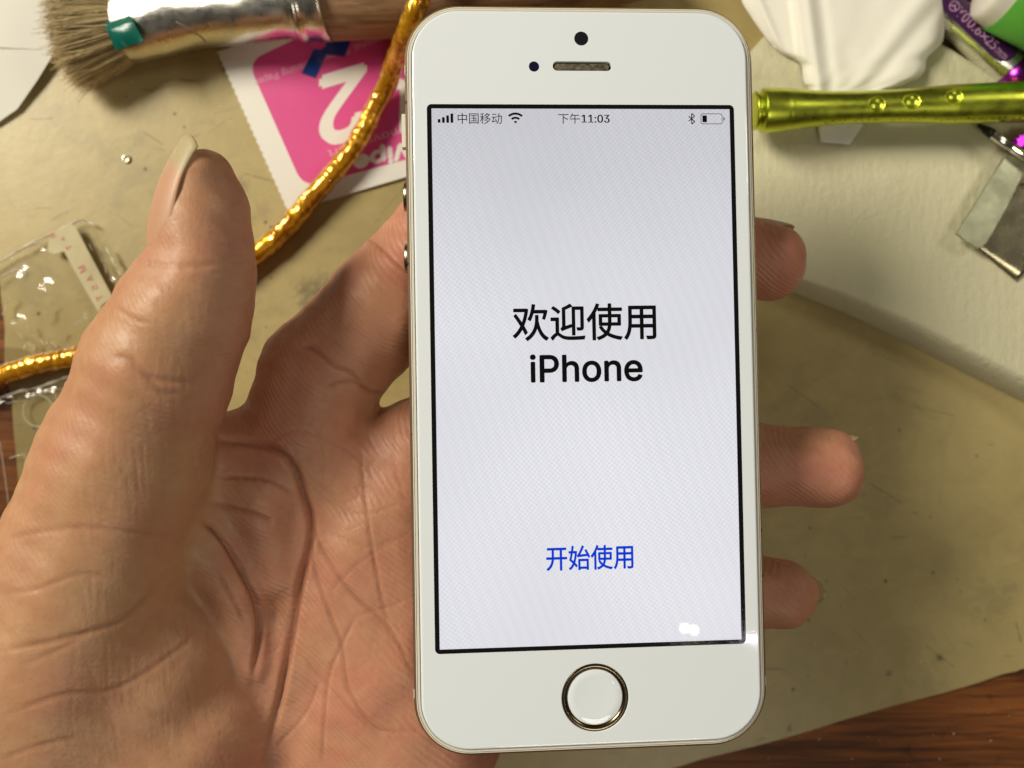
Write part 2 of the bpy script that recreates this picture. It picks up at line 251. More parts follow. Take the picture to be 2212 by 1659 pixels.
# outlines of a plain sans lettering: advance, contours (thousandths of an em)
GLYPHS = json.loads('{"0":[453,[[[227,-7],[199,-5],[174,1],[151,11],[130,24],[111,41],[95,62],[80,86],[69,113],[60,144],[53,178],[49,214],[48,254],[49,294],[53,330],[60,364],[69,395],[81,422],[95,447],[112,467],[130,484],[151,498],[174,508],[200,514],[227,516],[254,514],[279,508],[302,498],[323,484],[342,467],[358,447],[372,422],[384,395],[393,364],[400,330],[404,294],[405,254],[404,214],[400,178],[393,144],[384,113],[373,86],[359,62],[342,41],[323,24],[302,11],[279,1],[254,-5]],[[227,50],[245,51],[261,56],[276,63],[290,74],[303,87],[313,103],[323,122],[330,144],[336,168],[340,194],[343,223],[344,254],[343,285],[340,314],[336,341],[330,365],[323,387],[313,405],[303,422],[290,435],[276,446],[261,453],[245,458],[227,460],[209,458],[192,453],[177,446],[163,435],[151,422],[140,405],[131,387],[123,365],[117,341],[113,314],[110,285],[109,254],[110,223],[113,194],[117,168],[123,144],[131,122],[140,103],[151,87],[163,74],[177,63],[192,56],[209,51]]]],"1":[453,[[[76,0],[76,55],[391,55],[391,0]],[[276,509],[276,0],[212,0],[212,448],[209,448],[86,358],[86,427],[198,509]]]],"2":[453,[[[64,0],[64,47],[234,229],[282,282],[291,294],[299,305],[305,316],[311,327],[315,337],[318,348],[320,360],[320,371],[319,385],[317,397],[313,408],[308,419],[301,428],[293,436],[283,443],[273,449],[262,454],[250,457],[237,459],[224,460],[209,459],[196,457],[184,453],[172,447],[162,441],[153,433],[145,424],[139,413],[134,402],[130,390],[128,376],[127,362],[66,362],[67,384],[71,405],[77,424],[86,442],[98,459],[111,473],[126,486],[143,496],[162,505],[182,511],[203,514],[225,516],[247,514],[268,511],[288,505],[306,497],[323,486],[337,474],[350,461],[361,445],[370,428],[376,411],[380,392],[381,372],[380,358],[378,345],[375,331],[371,318],[365,304],[357,290],[347,275],[336,259],[322,241],[306,223],[288,202],[267,180],[153,60],[153,57],[389,57],[389,0]]]],"3":[453,[[[218,-7],[195,-6],[173,-3],[152,2],[133,10],[114,19],[98,30],[83,43],[70,57],[60,74],[52,91],[46,111],[44,132],[109,132],[111,119],[115,107],[120,97],[126,87],[134,78],[144,71],[154,64],[165,59],[178,55],[191,52],[204,50],[219,50],[234,51],[248,53],[262,56],[275,61],[287,67],[297,74],[307,83],[315,93],[321,104],[325,116],[328,130],[329,145],[328,158],[326,172],[322,184],[316,196],[308,207],[299,217],[288,226],[275,234],[260,240],[242,244],[223,247],[201,248],[157,248],[157,299],[288,448],[288,452],[70,452],[70,509],[372,509],[372,461],[211,278],[211,289],[239,290],[264,288],[287,284],[308,276],[327,265],[344,253],[359,239],[371,222],[381,205],[387,186],[392,166],[393,145],[392,123],[387,103],[380,84],[370,66],[358,50],[344,36],[327,23],[309,12],[288,4],[266,-2],[243,-6]]]],":":[188,[[[95,-4],[86,-4],[78,-1],[70,3],[63,9],[57,16],[53,24],[50,32],[50,41],[50,50],[53,59],[57,66],[63,73],[70,79],[78,83],[86,86],[95,87],[104,86],[113,83],[121,79],[128,73],[134,66],[138,59],[140,50],[141,41],[140,32],[138,24],[134,16],[128,9],[121,3],[113,-1],[104,-4]],[[95,271],[86,272],[78,274],[70,278],[63,284],[57,291],[53,299],[50,307],[50,316],[50,325],[53,334],[57,342],[63,349],[70,354],[78,359],[86,361],[95,362],[104,361],[113,359],[121,354],[128,349],[134,342],[138,334],[140,325],[141,316],[140,307],[138,299],[134,291],[128,284],[121,278],[113,274],[104,272]]]],"A":[480,[[[16,0],[201,509],[276,509],[463,0],[395,0],[287,302],[264,372],[232,478],[245,478],[213,371],[191,302],[85,0]],[[110,142],[110,199],[370,199],[370,142]]]],"C":[510,[[[267,-7],[235,-5],[205,1],[177,11],[150,25],[126,42],[104,63],[86,88],[70,115],[57,146],[48,179],[42,215],[40,254],[42,293],[48,329],[57,362],[70,393],[86,421],[104,445],[126,466],[150,484],[177,498],[205,508],[235,514],[267,516],[286,515],[305,513],[323,509],[340,504],[357,498],[373,490],[388,481],[402,471],[415,460],[427,447],[438,433],[448,418],[456,402],[463,385],[469,367],[473,348],[408,348],[405,361],[401,373],[395,384],[389,395],[382,404],[375,413],[366,421],[357,428],[348,435],[337,440],[327,445],[315,449],[304,452],[292,454],[280,455],[267,456],[245,454],[223,450],[203,443],[184,432],[166,419],[150,403],[137,385],[125,364],[116,340],[109,314],[105,285],[103,254],[105,223],[109,194],[116,168],[125,145],[137,123],[151,105],[166,89],[184,76],[203,66],[223,59],[245,54],[267,53],[280,53],[292,55],[304,57],[315,60],[327,64],[337,69],[348,74],[357,81],[366,88],[375,96],[382,105],[389,114],[395,125],[401,136],[405,148],[408,160],[473,160],[469,142],[463,124],[457,107],[448,91],[438,76],[428,62],[416,49],[402,38],[388,28],[373,19],[357,11],[341,5],[323,0],[305,-4],[286,-6]]]],"D":[502,[[[219,0],[96,0],[96,57],[215,57],[244,58],[272,63],[296,70],[318,81],[337,94],[354,110],[368,128],[379,149],[388,172],[394,198],[398,226],[399,255],[398,285],[394,312],[388,337],[379,361],[368,381],[354,399],[338,415],[320,428],[299,438],[275,446],[249,450],[221,452],[93,452],[93,509],[225,509],[261,507],[294,501],[325,492],[353,478],[377,461],[399,441],[418,418],[433,391],[446,361],[455,329],[460,293],[462,255],[460,217],[455,181],[446,149],[433,119],[417,92],[398,68],[376,48],[351,31],[322,17],[291,8],[256,2]],[[125,509],[125,0],[60,0],[60,509]]]],"F":[410,[[[60,0],[60,509],[369,509],[369,452],[125,452],[125,278],[346,278],[346,221],[125,221],[125,0]]]],"M":[628,[[[60,0],[60,509],[152,509],[277,187],[287,159],[299,123],[311,84],[322,49],[307,49],[318,83],[330,121],[342,158],[352,187],[476,509],[568,509],[568,0],[504,0],[504,291],[504,327],[505,369],[506,413],[507,457],[513,457],[498,409],[482,363],[467,322],[456,291],[342,0],[286,0],[170,291],[159,321],[145,361],[129,408],[112,457],[119,457],[120,416],[121,372],[122,328],[122,291],[122,0]]]],"P":[445,[[[60,0],[60,509],[235,509],[263,507],[289,503],[312,497],[332,487],[350,476],[366,462],[379,447],[390,430],[398,411],[404,391],[407,370],[409,348],[407,325],[404,304],[398,284],[390,265],[379,248],[366,233],[350,219],[332,207],[312,198],[289,191],[263,187],[235,186],[109,186],[109,242],[233,242],[252,243],[269,246],[284,250],[297,256],[308,264],[318,272],[327,282],[333,294],[338,306],[342,319],[344,333],[344,348],[344,362],[342,376],[338,389],[333,402],[326,413],[318,423],[308,431],[297,439],[284,444],[268,449],[251,451],[232,452],[125,452],[125,0]]]],"R":[449,[[[60,0],[60,509],[236,509],[264,507],[290,504],[313,497],[333,489],[351,478],[367,465],[380,450],[390,433],[399,415],[405,395],[408,374],[409,352],[408,330],[405,309],[399,290],[390,271],[380,255],[367,240],[351,228],[333,217],[312,209],[289,203],[264,199],[236,198],[96,198],[96,255],[234,255],[252,256],[269,258],[284,262],[298,267],[309,273],[319,281],[327,290],[334,300],[339,312],[342,324],[344,338],[345,352],[344,367],[342,380],[339,393],[334,405],[327,415],[319,425],[309,433],[298,440],[284,445],[269,449],[252,451],[233,452],[125,452],[125,0]],[[353,0],[230,229],[303,229],[428,0]]]],"S":[447,[[[224,-9],[197,-8],[172,-4],[149,1],[128,9],[108,19],[91,31],[76,45],[64,60],[54,77],[46,96],[41,115],[38,137],[104,137],[107,123],[110,110],[116,98],[123,88],[132,79],[142,71],[154,64],[166,59],[180,55],[194,52],[209,50],[224,49],[241,50],[257,52],[272,55],[286,60],[299,66],[311,74],[321,82],[329,92],[336,102],[341,114],[345,126],[346,139],[345,151],[342,161],[338,171],[332,179],[325,186],[316,193],[307,199],[296,205],[245,222],[184,239],[154,249],[128,260],[105,274],[86,289],[71,307],[60,326],[54,348],[52,372],[53,393],[58,413],[65,431],[75,448],[87,463],[102,476],[119,488],[138,498],[158,506],[180,511],[203,514],[227,516],[252,514],[275,511],[296,505],[316,498],[334,488],[351,476],[365,463],[377,449],[387,433],[394,415],[399,397],[401,378],[337,378],[334,396],[326,412],[316,426],[302,437],[286,447],[267,453],[247,457],[225,459],[209,458],[194,456],[180,452],[167,448],[156,442],[145,435],[136,427],[129,418],[123,409],[118,398],[116,387],[115,376],[116,363],[119,352],[124,342],[131,334],[139,326],[148,319],[158,313],[169,308],[212,293],[264,279],[312,264],[324,258],[336,252],[347,245],[359,238],[369,229],[379,220],[387,209],[395,198],[401,185],[405,171],[407,155],[408,139],[407,118],[403,99],[396,81],[386,64],[374,48],[360,34],[343,21],[323,11],[302,2],[278,-4],[252,-8]]]],"T":[449,[[[32,452],[32,509],[417,509],[417,452],[257,452],[257,0],[193,0],[193,452]]]],"W":[686,[[[155,0],[16,509],[82,509],[163,196],[175,145],[187,94],[197,40],[189,40],[200,94],[211,145],[224,196],[306,509],[380,509],[462,196],[474,145],[486,94],[497,40],[488,40],[499,94],[510,145],[523,196],[603,509],[670,509],[530,0],[455,0],[368,323],[351,391],[336,475],[350,475],[335,395],[318,323],[230,0]]]],"a":[389,[[[160,-9],[142,-8],[126,-5],[110,-1],[94,5],[80,12],[68,22],[57,32],[48,45],[40,58],[35,73],[31,90],[30,108],[31,123],[34,138],[38,150],[43,161],[50,171],[58,179],[67,187],[78,193],[89,199],[100,203],[112,207],[125,211],[178,220],[234,227],[265,235],[276,255],[276,257],[275,268],[273,279],[271,288],[267,297],[262,304],[256,311],[248,317],[240,322],[230,326],[220,329],[208,330],[196,331],[183,330],[171,329],[159,326],[149,322],[118,301],[100,274],[41,291],[48,308],[57,322],[67,335],[79,346],[91,355],[104,364],[118,370],[133,375],[148,379],[163,382],[179,384],[194,384],[239,379],[251,376],[263,372],[275,367],[286,360],[296,353],[306,343],[315,333],[322,320],[329,306],[333,290],[336,272],[337,251],[337,0],[277,0],[277,52],[272,52],[252,25],[244,18],[236,12],[226,6],[215,1],[203,-3],[190,-6],[176,-8]],[[170,45],[187,46],[202,49],[216,53],[228,59],[239,66],[248,74],[257,83],[263,93],[269,104],[272,115],[275,126],[276,138],[276,190],[259,182],[231,176],[200,171],[175,168],[134,159],[125,155],[117,150],[110,145],[103,139],[98,132],[95,124],[93,115],[92,105],[92,95],[94,87],[98,79],[102,72],[107,66],[114,61],[121,56],[130,52],[139,49],[149,47],[159,46]]]],"c":[396,[[[207,-8],[182,-7],[159,-2],[137,6],[117,16],[98,30],[82,46],[68,64],[56,85],[46,108],[40,133],[36,159],[34,187],[36,216],[40,243],[46,268],[56,291],[68,312],[82,330],[98,346],[117,360],[137,371],[159,378],[182,383],[207,384],[221,384],[234,383],[247,380],[260,377],[272,373],[284,368],[295,362],[305,356],[315,349],[324,341],[332,332],[340,322],[347,312],[353,301],[358,289],[362,277],[303,262],[290,289],[270,311],[242,325],[207,330],[189,329],[173,325],[158,319],[145,310],[134,300],[124,287],[115,274],[108,258],[103,242],[99,224],[97,206],[96,187],[97,169],[99,151],[103,134],[108,117],[115,102],[124,89],[134,76],[145,66],[158,57],[173,51],[189,48],[207,46],[243,52],[271,66],[292,89],[304,117],[363,102],[359,90],[354,78],[348,67],[341,56],[334,46],[325,37],[316,29],[306,21],[296,15],[285,9],[273,4],[261,-1],[248,-4],[235,-6],[221,-8]]]],"d":[424,[[[195,-8],[172,-7],[151,-2],[130,5],[111,16],[94,29],[79,45],[66,64],[55,84],[46,108],[39,133],[35,160],[34,189],[35,218],[39,245],[46,270],[55,293],[66,313],[79,332],[95,347],[112,361],[131,371],[151,378],[173,383],[196,384],[213,384],[228,381],[241,378],[253,373],[263,367],[272,360],[280,353],[287,346],[306,319],[311,319],[311,509],[372,509],[372,0],[313,0],[313,59],[307,59],[287,31],[280,24],[272,17],[263,10],[252,4],[241,-1],[227,-5],[212,-7]],[[205,47],[221,48],[236,51],[250,57],[263,65],[274,75],[284,86],[293,100],[299,115],[305,132],[309,150],[311,169],[312,189],[311,210],[309,229],[305,247],[300,263],[293,278],[284,291],[275,302],[263,312],[251,320],[237,325],[221,329],[205,330],[187,329],[172,325],[157,319],[145,311],[133,301],[124,290],[115,276],[108,261],[103,245],[99,227],[97,209],[96,189],[97,170],[99,151],[103,133],[109,117],[115,101],[124,88],[134,76],[145,66],[158,57],[172,51],[188,48]]]],"e":[404,[[[212,-8],[185,-7],[161,-2],[138,6],[117,16],[98,30],[82,46],[68,64],[56,85],[46,108],[40,132],[35,159],[34,187],[35,215],[39,242],[46,267],[55,290],[67,311],[81,329],[97,346],[115,359],[135,370],[157,378],[180,383],[205,384],[221,384],[236,382],[251,379],[266,374],[280,368],[294,361],[307,351],[319,341],[331,329],[341,315],[350,299],[357,282],[363,263],[368,242],[370,219],[371,194],[371,169],[75,169],[75,221],[338,221],[310,202],[309,220],[307,237],[303,254],[298,269],[291,282],[283,294],[273,305],[263,314],[250,321],[237,326],[222,329],[205,330],[189,329],[173,326],[159,321],[146,313],[135,304],[125,294],[116,282],[109,270],[103,256],[99,241],[97,226],[96,211],[96,178],[97,157],[100,139],[104,122],[110,106],[118,92],[128,80],[139,70],[151,61],[165,55],[179,50],[195,47],[212,46],[224,47],[234,48],[244,50],[254,53],[263,56],[271,61],[278,66],[285,73],[292,80],[297,88],[302,96],[306,105],[365,91],[360,77],[353,63],[345,51],[335,39],[324,29],[311,19],[298,11],[283,4],[266,-1],[249,-5],[231,-7]]]],"f":[254,[[[228,379],[228,327],[6,327],[6,379]],[[81,0],[81,432],[82,447],[84,461],[89,474],[96,486],[104,496],[113,505],[124,513],[135,519],[148,524],[161,527],[174,529],[187,530],[222,527],[243,521],[227,468],[215,472],[195,474],[182,473],[171,470],[162,466],[154,460],[149,452],[145,443],[142,431],[142,419],[142,0]]]],"g":[425,[[[207,-151],[187,-150],[168,-148],[150,-144],[134,-140],[119,-134],[105,-127],[93,-119],[82,-110],[73,-101],[64,-91],[57,-80],[51,-69],[101,-41],[122,-66],[128,-72],[136,-78],[145,-83],[154,-88],[165,-92],[178,-95],[192,-97],[207,-97],[229,-96],[249,-92],[267,-85],[282,-75],[295,-62],[304,-47],[310,-28],[311,-6],[311,68],[306,68],[287,41],[280,34],[272,28],[263,21],[252,16],[241,11],[227,8],[212,5],[195,5],[173,6],[152,10],[132,17],[113,27],[95,39],[80,53],[67,71],[55,90],[46,112],[39,136],[35,163],[34,191],[35,220],[39,246],[46,271],[55,293],[66,314],[80,332],[95,347],[112,361],[131,371],[152,378],[173,383],[196,384],[213,384],[228,382],[242,378],[253,373],[264,367],[273,360],[281,353],[288,346],[308,319],[313,319],[313,379],[372,379],[372,-9],[371,-32],[367,-54],[360,-73],[350,-90],[338,-104],[324,-117],[308,-127],[291,-136],[271,-142],[251,-147],[229,-150]],[[205,59],[222,60],[237,63],[251,68],[264,75],[275,84],[285,95],[293,107],[300,121],[305,137],[309,154],[312,172],[312,193],[312,212],[309,231],[305,248],[300,264],[293,278],[285,291],[275,303],[264,312],[251,320],[237,325],[222,329],[205,330],[188,329],[172,325],[158,320],[145,312],[134,302],[124,290],[115,277],[109,262],[103,246],[99,229],[97,212],[96,193],[97,173],[99,155],[103,138],[109,123],[116,108],[124,96],[134,85],[145,76],[158,68],[172,63],[188,60]]]],"h":[410,[[[114,227],[114,0],[53,0],[53,509],[114,509],[114,287],[102,287],[112,312],[124,332],[137,349],[152,362],[169,372],[187,379],[207,383],[227,384],[246,383],[264,380],[280,376],[295,369],[309,360],[321,349],[332,336],[341,321],[348,304],[353,285],[356,264],[357,240],[357,0],[296,0],[296,235],[295,256],[290,275],[283,291],[273,304],[260,315],[246,323],[229,328],[210,329],[197,328],[184,326],[172,322],[161,317],[150,311],[141,303],[133,293],[126,283],[121,271],[117,257],[114,243]]]],"i":[167,[[[53,0],[53,379],[114,379],[114,0]],[[84,443],[75,444],[67,446],[60,449],[54,455],[48,461],[44,468],[42,475],[41,483],[42,491],[44,499],[48,506],[54,512],[60,517],[67,521],[75,523],[84,524],[92,523],[100,521],[107,517],[114,512],[119,506],[123,499],[126,491],[126,483],[126,475],[123,468],[119,461],[114,455],[107,449],[100,446],[92,444]]]],"l":[189,[[[139,-2],[119,-1],[101,3],[86,10],[74,20],[65,33],[58,47],[54,65],[53,84],[53,509],[114,509],[114,99],[114,87],[115,77],[117,68],[120,62],[124,58],[130,54],[137,53],[146,52],[160,53],[170,54],[181,3],[162,-1]]]],"m":[610,[[[53,0],[53,379],[112,379],[112,295],[108,295],[112,310],[118,323],[125,335],[132,346],[141,355],[151,363],[161,370],[172,376],[183,380],[195,384],[207,386],[219,386],[239,385],[257,380],[273,372],[287,361],[299,347],[309,331],[316,314],[321,295],[312,295],[317,308],[322,321],[329,332],[337,343],[347,353],[357,361],[368,369],[381,375],[394,380],[407,383],[422,385],[437,386],[453,385],[468,383],[483,378],[497,372],[510,364],[522,354],[532,342],[541,328],[548,313],[553,296],[556,276],[557,255],[557,0],[496,0],[496,254],[494,273],[490,289],[483,302],[473,313],[460,321],[447,326],[433,329],[419,330],[406,330],[395,328],[384,324],[374,320],[365,314],[358,307],[351,299],[345,290],[341,280],[338,270],[336,259],[335,247],[335,0],[274,0],[274,260],[273,275],[269,288],[262,301],[253,311],[242,320],[229,326],[215,329],[199,330],[188,330],[178,328],[168,325],[158,320],[148,314],[140,307],[132,299],[126,289],[121,278],[117,266],[114,253],[114,238],[114,0]]]],"n":[410,[[[114,227],[114,0],[53,0],[53,379],[112,379],[112,287],[102,287],[112,312],[124,332],[137,349],[152,362],[169,372],[187,379],[207,383],[227,384],[246,383],[264,380],[280,376],[295,369],[309,360],[321,349],[332,336],[341,321],[348,304],[353,285],[356,264],[357,240],[357,0],[296,0],[296,235],[295,256],[290,275],[283,291],[273,304],[260,315],[246,323],[229,328],[210,329],[197,328],[184,326],[172,322],[161,317],[150,311],[141,303],[133,293],[126,283],[121,271],[117,257],[114,243]]]],"o":[415,[[[207,-8],[182,-7],[159,-2],[137,6],[117,16],[98,30],[82,46],[68,64],[56,85],[46,108],[40,133],[36,159],[34,187],[36,216],[40,243],[46,268],[56,291],[68,312],[82,330],[98,346],[117,360],[137,371],[159,378],[182,383],[207,384],[233,383],[256,378],[278,371],[299,360],[317,346],[333,330],[347,312],[359,291],[369,268],[376,243],[380,216],[381,187],[380,159],[376,133],[369,108],[359,85],[347,64],[333,46],[317,30],[299,16],[278,6],[256,-2],[233,-7]],[[207,46],[226,48],[242,51],[257,57],[270,66],[282,76],[292,89],[300,102],[307,117],[312,134],[316,151],[318,169],[319,187],[318,206],[316,224],[312,242],[307,258],[300,274],[292,287],[282,300],[270,310],[257,319],[242,325],[226,329],[207,330],[189,329],[173,325],[158,319],[145,310],[134,300],[124,287],[115,274],[108,258],[103,242],[99,224],[97,206],[96,187],[97,169],[99,151],[103,134],[108,117],[115,102],[124,89],[134,76],[145,66],[158,57],[173,51],[189,48]]]],"p":[424,[[[53,-143],[53,379],[112,379],[112,319],[118,319],[137,346],[144,353],[152,360],[161,367],[171,373],[183,378],[197,381],[212,384],[229,384],[252,383],[274,378],[294,371],[313,361],[330,347],[345,332],[359,313],[370,293],[379,270],[385,245],[389,218],[390,189],[389,160],[385,133],[379,108],[370,84],[359,64],[346,45],[330,29],[313,16],[294,5],[274,-2],[252,-7],[229,-8],[213,-7],[198,-5],[184,-1],[173,4],[162,10],[153,17],[145,24],[138,31],[118,59],[114,59],[114,-143]],[[220,47],[237,48],[253,51],[267,57],[279,66],[291,76],[301,88],[309,101],[316,117],[321,133],[325,151],[327,170],[328,189],[327,209],[325,227],[321,245],[316,261],[309,276],[301,290],[291,301],[280,311],[267,319],[253,325],[237,329],[220,330],[203,329],[188,325],[174,320],[161,312],[150,302],[140,291],[132,278],[125,263],[120,247],[116,229],[113,210],[113,189],[113,169],[116,150],[120,132],[125,115],[132,100],[140,86],[150,75],[162,65],[174,57],[188,51],[204,48]]]],"r":[259,[[[53,0],[53,379],[112,379],[112,321],[115,321],[122,335],[130,347],[140,358],[152,367],[166,375],[181,380],[196,384],[213,385],[229,384],[243,384],[243,322],[230,324],[207,326],[194,325],[182,323],[170,319],[159,315],[149,309],[140,301],[132,293],[126,284],[121,273],[117,262],[114,250],[114,237],[114,0]]]],"s":[365,[[[182,-8],[163,-7],[145,-5],[128,-2],[112,3],[98,10],[84,18],[72,27],[62,38],[53,50],[45,63],[40,78],[36,94],[94,107],[99,92],[105,79],[114,69],[124,60],[136,54],[150,49],[165,46],[181,45],[200,46],[217,50],[232,55],[244,62],[255,71],[262,81],[267,91],[268,103],[267,112],[265,121],[260,129],[254,136],[246,142],[237,147],[225,151],[212,155],[149,170],[125,177],[104,186],[87,196],[72,208],[61,222],[53,237],[48,255],[47,274],[48,290],[51,305],[57,319],[65,332],[75,343],[87,354],[100,363],[115,370],[131,377],[149,381],[167,384],[187,384],[206,384],[223,381],[239,378],[254,372],[267,366],[279,358],[290,349],[299,339],[307,328],[314,316],[319,303],[324,290],[268,277],[264,288],[258,298],[251,307],[243,316],[232,323],[219,328],[205,331],[187,333],[171,332],[156,329],[143,324],[131,317],[121,308],[114,299],[110,289],[109,277],[110,267],[112,258],[117,250],[124,243],[133,237],[144,232],[157,227],[172,223],[229,209],[254,202],[275,194],[292,183],[306,171],[317,158],[325,142],[330,125],[331,107],[330,90],[326,75],[321,61],[312,47],[302,35],[290,24],[276,15],[260,6],[242,0],[223,-5],[203,-7]]]],"t":[227,[[[204,379],[204,327],[6,327],[6,379]],[[65,471],[126,471],[126,98],[127,86],[128,76],[132,68],[136,61],[142,56],[150,53],[159,51],[170,50],[185,51],[202,54],[213,2],[192,-3],[168,-4],[145,-3],[125,2],[107,10],[92,21],[80,35],[72,52],[67,71],[65,93]]]],"v":[389,[[[163,0],[17,379],[84,379],[165,155],[187,87],[206,21],[184,21],[203,87],[224,155],[305,379],[371,379],[226,0]]]]}')


def sans_geo(body, spacing=0.0):
    V, F = [], []
    cx = 0.0
    for ch in body:
        if ch == ' ':
            cx += 280
            continue
        adv, cons = GLYPHS[ch]
        v, f = fill_loops([[(p[0] + cx, p[1]) for p in c] for c in cons])
        o = len(V)
        V += v
        F += [tuple(i + o for i in q) for q in f]
        cx += adv + spacing
    return np.array(V), F


def unit(V):
    V[:, 0] = (V[:, 0] - V[:, 0].min()) / (V[:, 0].max() - V[:, 0].min())
    V[:, 1] = (V[:, 1] - V[:, 1].min()) / (V[:, 1].max() - V[:, 1].min())
    return V


def text_geo(body, sans=False):
    if sans:
        V, F = sans_geo(body)
        return unit(V), F
    cu = bpy.data.curves.new('txt', 'FONT')
    cu.body = body
    cu.resolution_u = 6
    o = bpy.data.objects.new('txt', cu)
    COL.objects.link(o)
    bpy.context.view_layer.update()
    me = bpy.data.meshes.new_from_object(o.evaluated_get(bpy.context.evaluated_depsgraph_get()))
    V = np.array([v.co[:] for v in me.vertices])
    F = [tuple(p.vertices) for p in me.polygons]
    bpy.data.objects.remove(o)
    bpy.data.curves.remove(cu)
    bpy.data.meshes.remove(me)
    return unit(V), F                # normalised to a unit box


def text(name, body, box, z, mat, parent=None, bold=0.0, sans=False):
    V, F = text_geo(body, sans)
    x0, y0, x1, y1 = box
    x0 += bold; x1 -= bold; y0 += bold; y1 -= bold
    parts = []
    offs = [(0, 0)] if not bold else [(bold * math.cos(t * math.pi / 4), bold * math.sin(t * math.pi / 4)) for t in range(8)] + [(0, 0)]
    for k, (dx, dy) in enumerate(offs):
        parts.append(([(x0 + v[0] * (x1 - x0) + dx, y0 + v[1] * (y1 - y0) + dy, z + k * 0.0012) for v in V], F))
    V, F = merge(*parts)
    return mesh(name, V, F, mat, parent)


def ribbon(pts, width, z):
    """flat stroked polyline -> verts, faces"""
    V, F = [], []
    n = len(pts)
    for i, p in enumerate(pts):
        a = np.array(pts[max(i - 1, 0)]); b = np.array(pts[min(i + 1, n - 1)])
        t = (b - a) / (np.linalg.norm(b - a) + 1e-9)
        nn = np.array([-t[1], t[0]]) * width / 2
        V += [(p[0] + nn[0], p[1] + nn[1], z), (p[0] - nn[0], p[1] - nn[1], z)]
    for i in range(n - 1):
        F.append((2 * i, 2 * i + 1, 2 * i + 3, 2 * i + 2))
    return V, F


def merge(*parts):
    V, F = [], []
    for v, f in parts:
        b = len(V)
        V += list(v)
        F += [tuple(i + b for i in q) for q in f]
    return V, F


def lathe_axis(A, B, prof, n=40, sq=None, up=Vector((0, 0, 1))):
    """rings along the axis A->B; prof = [(s in mm, radius across, radius up)]"""
    A, B = Vector(A), Vector(B)
    u = (B - A).normalized()
    v = up.cross(u).normalized()
    ww = u.cross(v).normalized()
    rings = []
    for q in prof:
        s, a = q[0], q[1]
        b = q[2] if len(q) > 2 else a
        rings.append([A + u * s + v * (a * math.cos(2 * math.pi * i / n)) + ww * (b * math.sin(2 * math.pi * i / n)) for i in range(n)])
    return rings, (u, v, ww)


# ---------------------------------------------------------------- materials
class NT:
    def __init__(self, name):
        self.m = bpy.data.materials.new(name)
        self.m.use_nodes = True
        self.t = self.m.node_tree
        self.b = self.t.nodes['Principled BSDF']
        self.out = self.t.nodes['Material Output']

    def n(self, kind, **kw):
        nd = self.t.nodes.new('ShaderNode' + kind)
        for k, v in kw.items():
            if hasattr(nd, k):
                setattr(nd, k, v)
            else:
                nd.inputs[k.replace('_', ' ')].default_value = v
        return nd

    def l(self, a, b):
        self.t.links.new(a, b)

    def coords(self, scale=(1, 1, 1), rot=(0, 0, 0)):
        t = self.n('TexCoord')
        m = self.n('Mapping')
        m.inputs['Scale'].default_value = scale
        m.inputs['Rotation'].default_value = rot
        self.l(t.outputs['Object'], m.inputs[0])
        return m.outputs[0]

    def noise(self, vec, scale, detail=4, rough=0.55, dist=0.0):
        nd = self.n('TexNoise')
        nd.inputs['Scale'].default_value = scale
        nd.inputs['Detail'].default_value = detail
        nd.inputs['Roughness'].default_value = rough
        nd.inputs['Distortion'].default_value = dist
        self.l(vec, nd.inputs['Vector'])
        return nd.outputs[0]

    def ramp(self, fac, stops):
        nd = self.n('ValToRGB')
        e = nd.color_ramp.elements
        while len(e) < len(stops):
            e.new(0.5)
        for el, (p, c) in zip(e, stops):
            el.position = p
            el.color = c if len(c) == 4 else (*c, 1)
        self.l(fac, nd.inputs[0])
        return nd.outputs[0]

    def mix(self, fac, a, b, mode='MIX'):
        nd = self.n('Mix')
        nd.data_type = 'RGBA'
        nd.blend_type = mode
        for s, v in ((0, fac), (6, a), (7, b)):
            if isinstance(v, (int, float)):
                nd.inputs[s].default_value = v
            elif isinstance(v, tuple):
                nd.inputs[s].default_value = v if len(v) == 4 else (*v, 1)
            else:
                self.l(v, nd.inputs[s])
        return nd.outputs[2]

    def math(self, op, a, b=0.0):
        nd = self.n('Math', operation=op)
        for i, v in enumerate((a, b)):
            if isinstance(v, (int, float)):
                nd.inputs[i].default_value = v
            else:
                self.l(v, nd.inputs[i])
        return nd.outputs[0]

    def bump(self, height, strength=0.3, dist=0.0003, normal=None):
        nd = self.n('Bump')
        nd.inputs['Strength'].default_value = strength
        nd.inputs['Distance'].default_value = dist
        self.l(height, nd.inputs['Height'])
        if normal:
            self.l(normal, nd.inputs['Normal'])
        self.l(nd.outputs[0], self.b.inputs['Normal'])
        return nd.outputs[0]

    def set(self, **kw):
        for k, v in kw.items():
            self.b.inputs[k.replace('_', ' ')].default_value = v if not (isinstance(v, tuple) and len(v) == 3 and k != 'Subsurface_Radius') else (*v, 1)
        return self


def simple(name, color, rough=0.5, metal=0.0, **kw):
    n = NT(name)
    n.set(Base_Color=color, Roughness=rough, Metallic=metal, **kw)
    return n.m


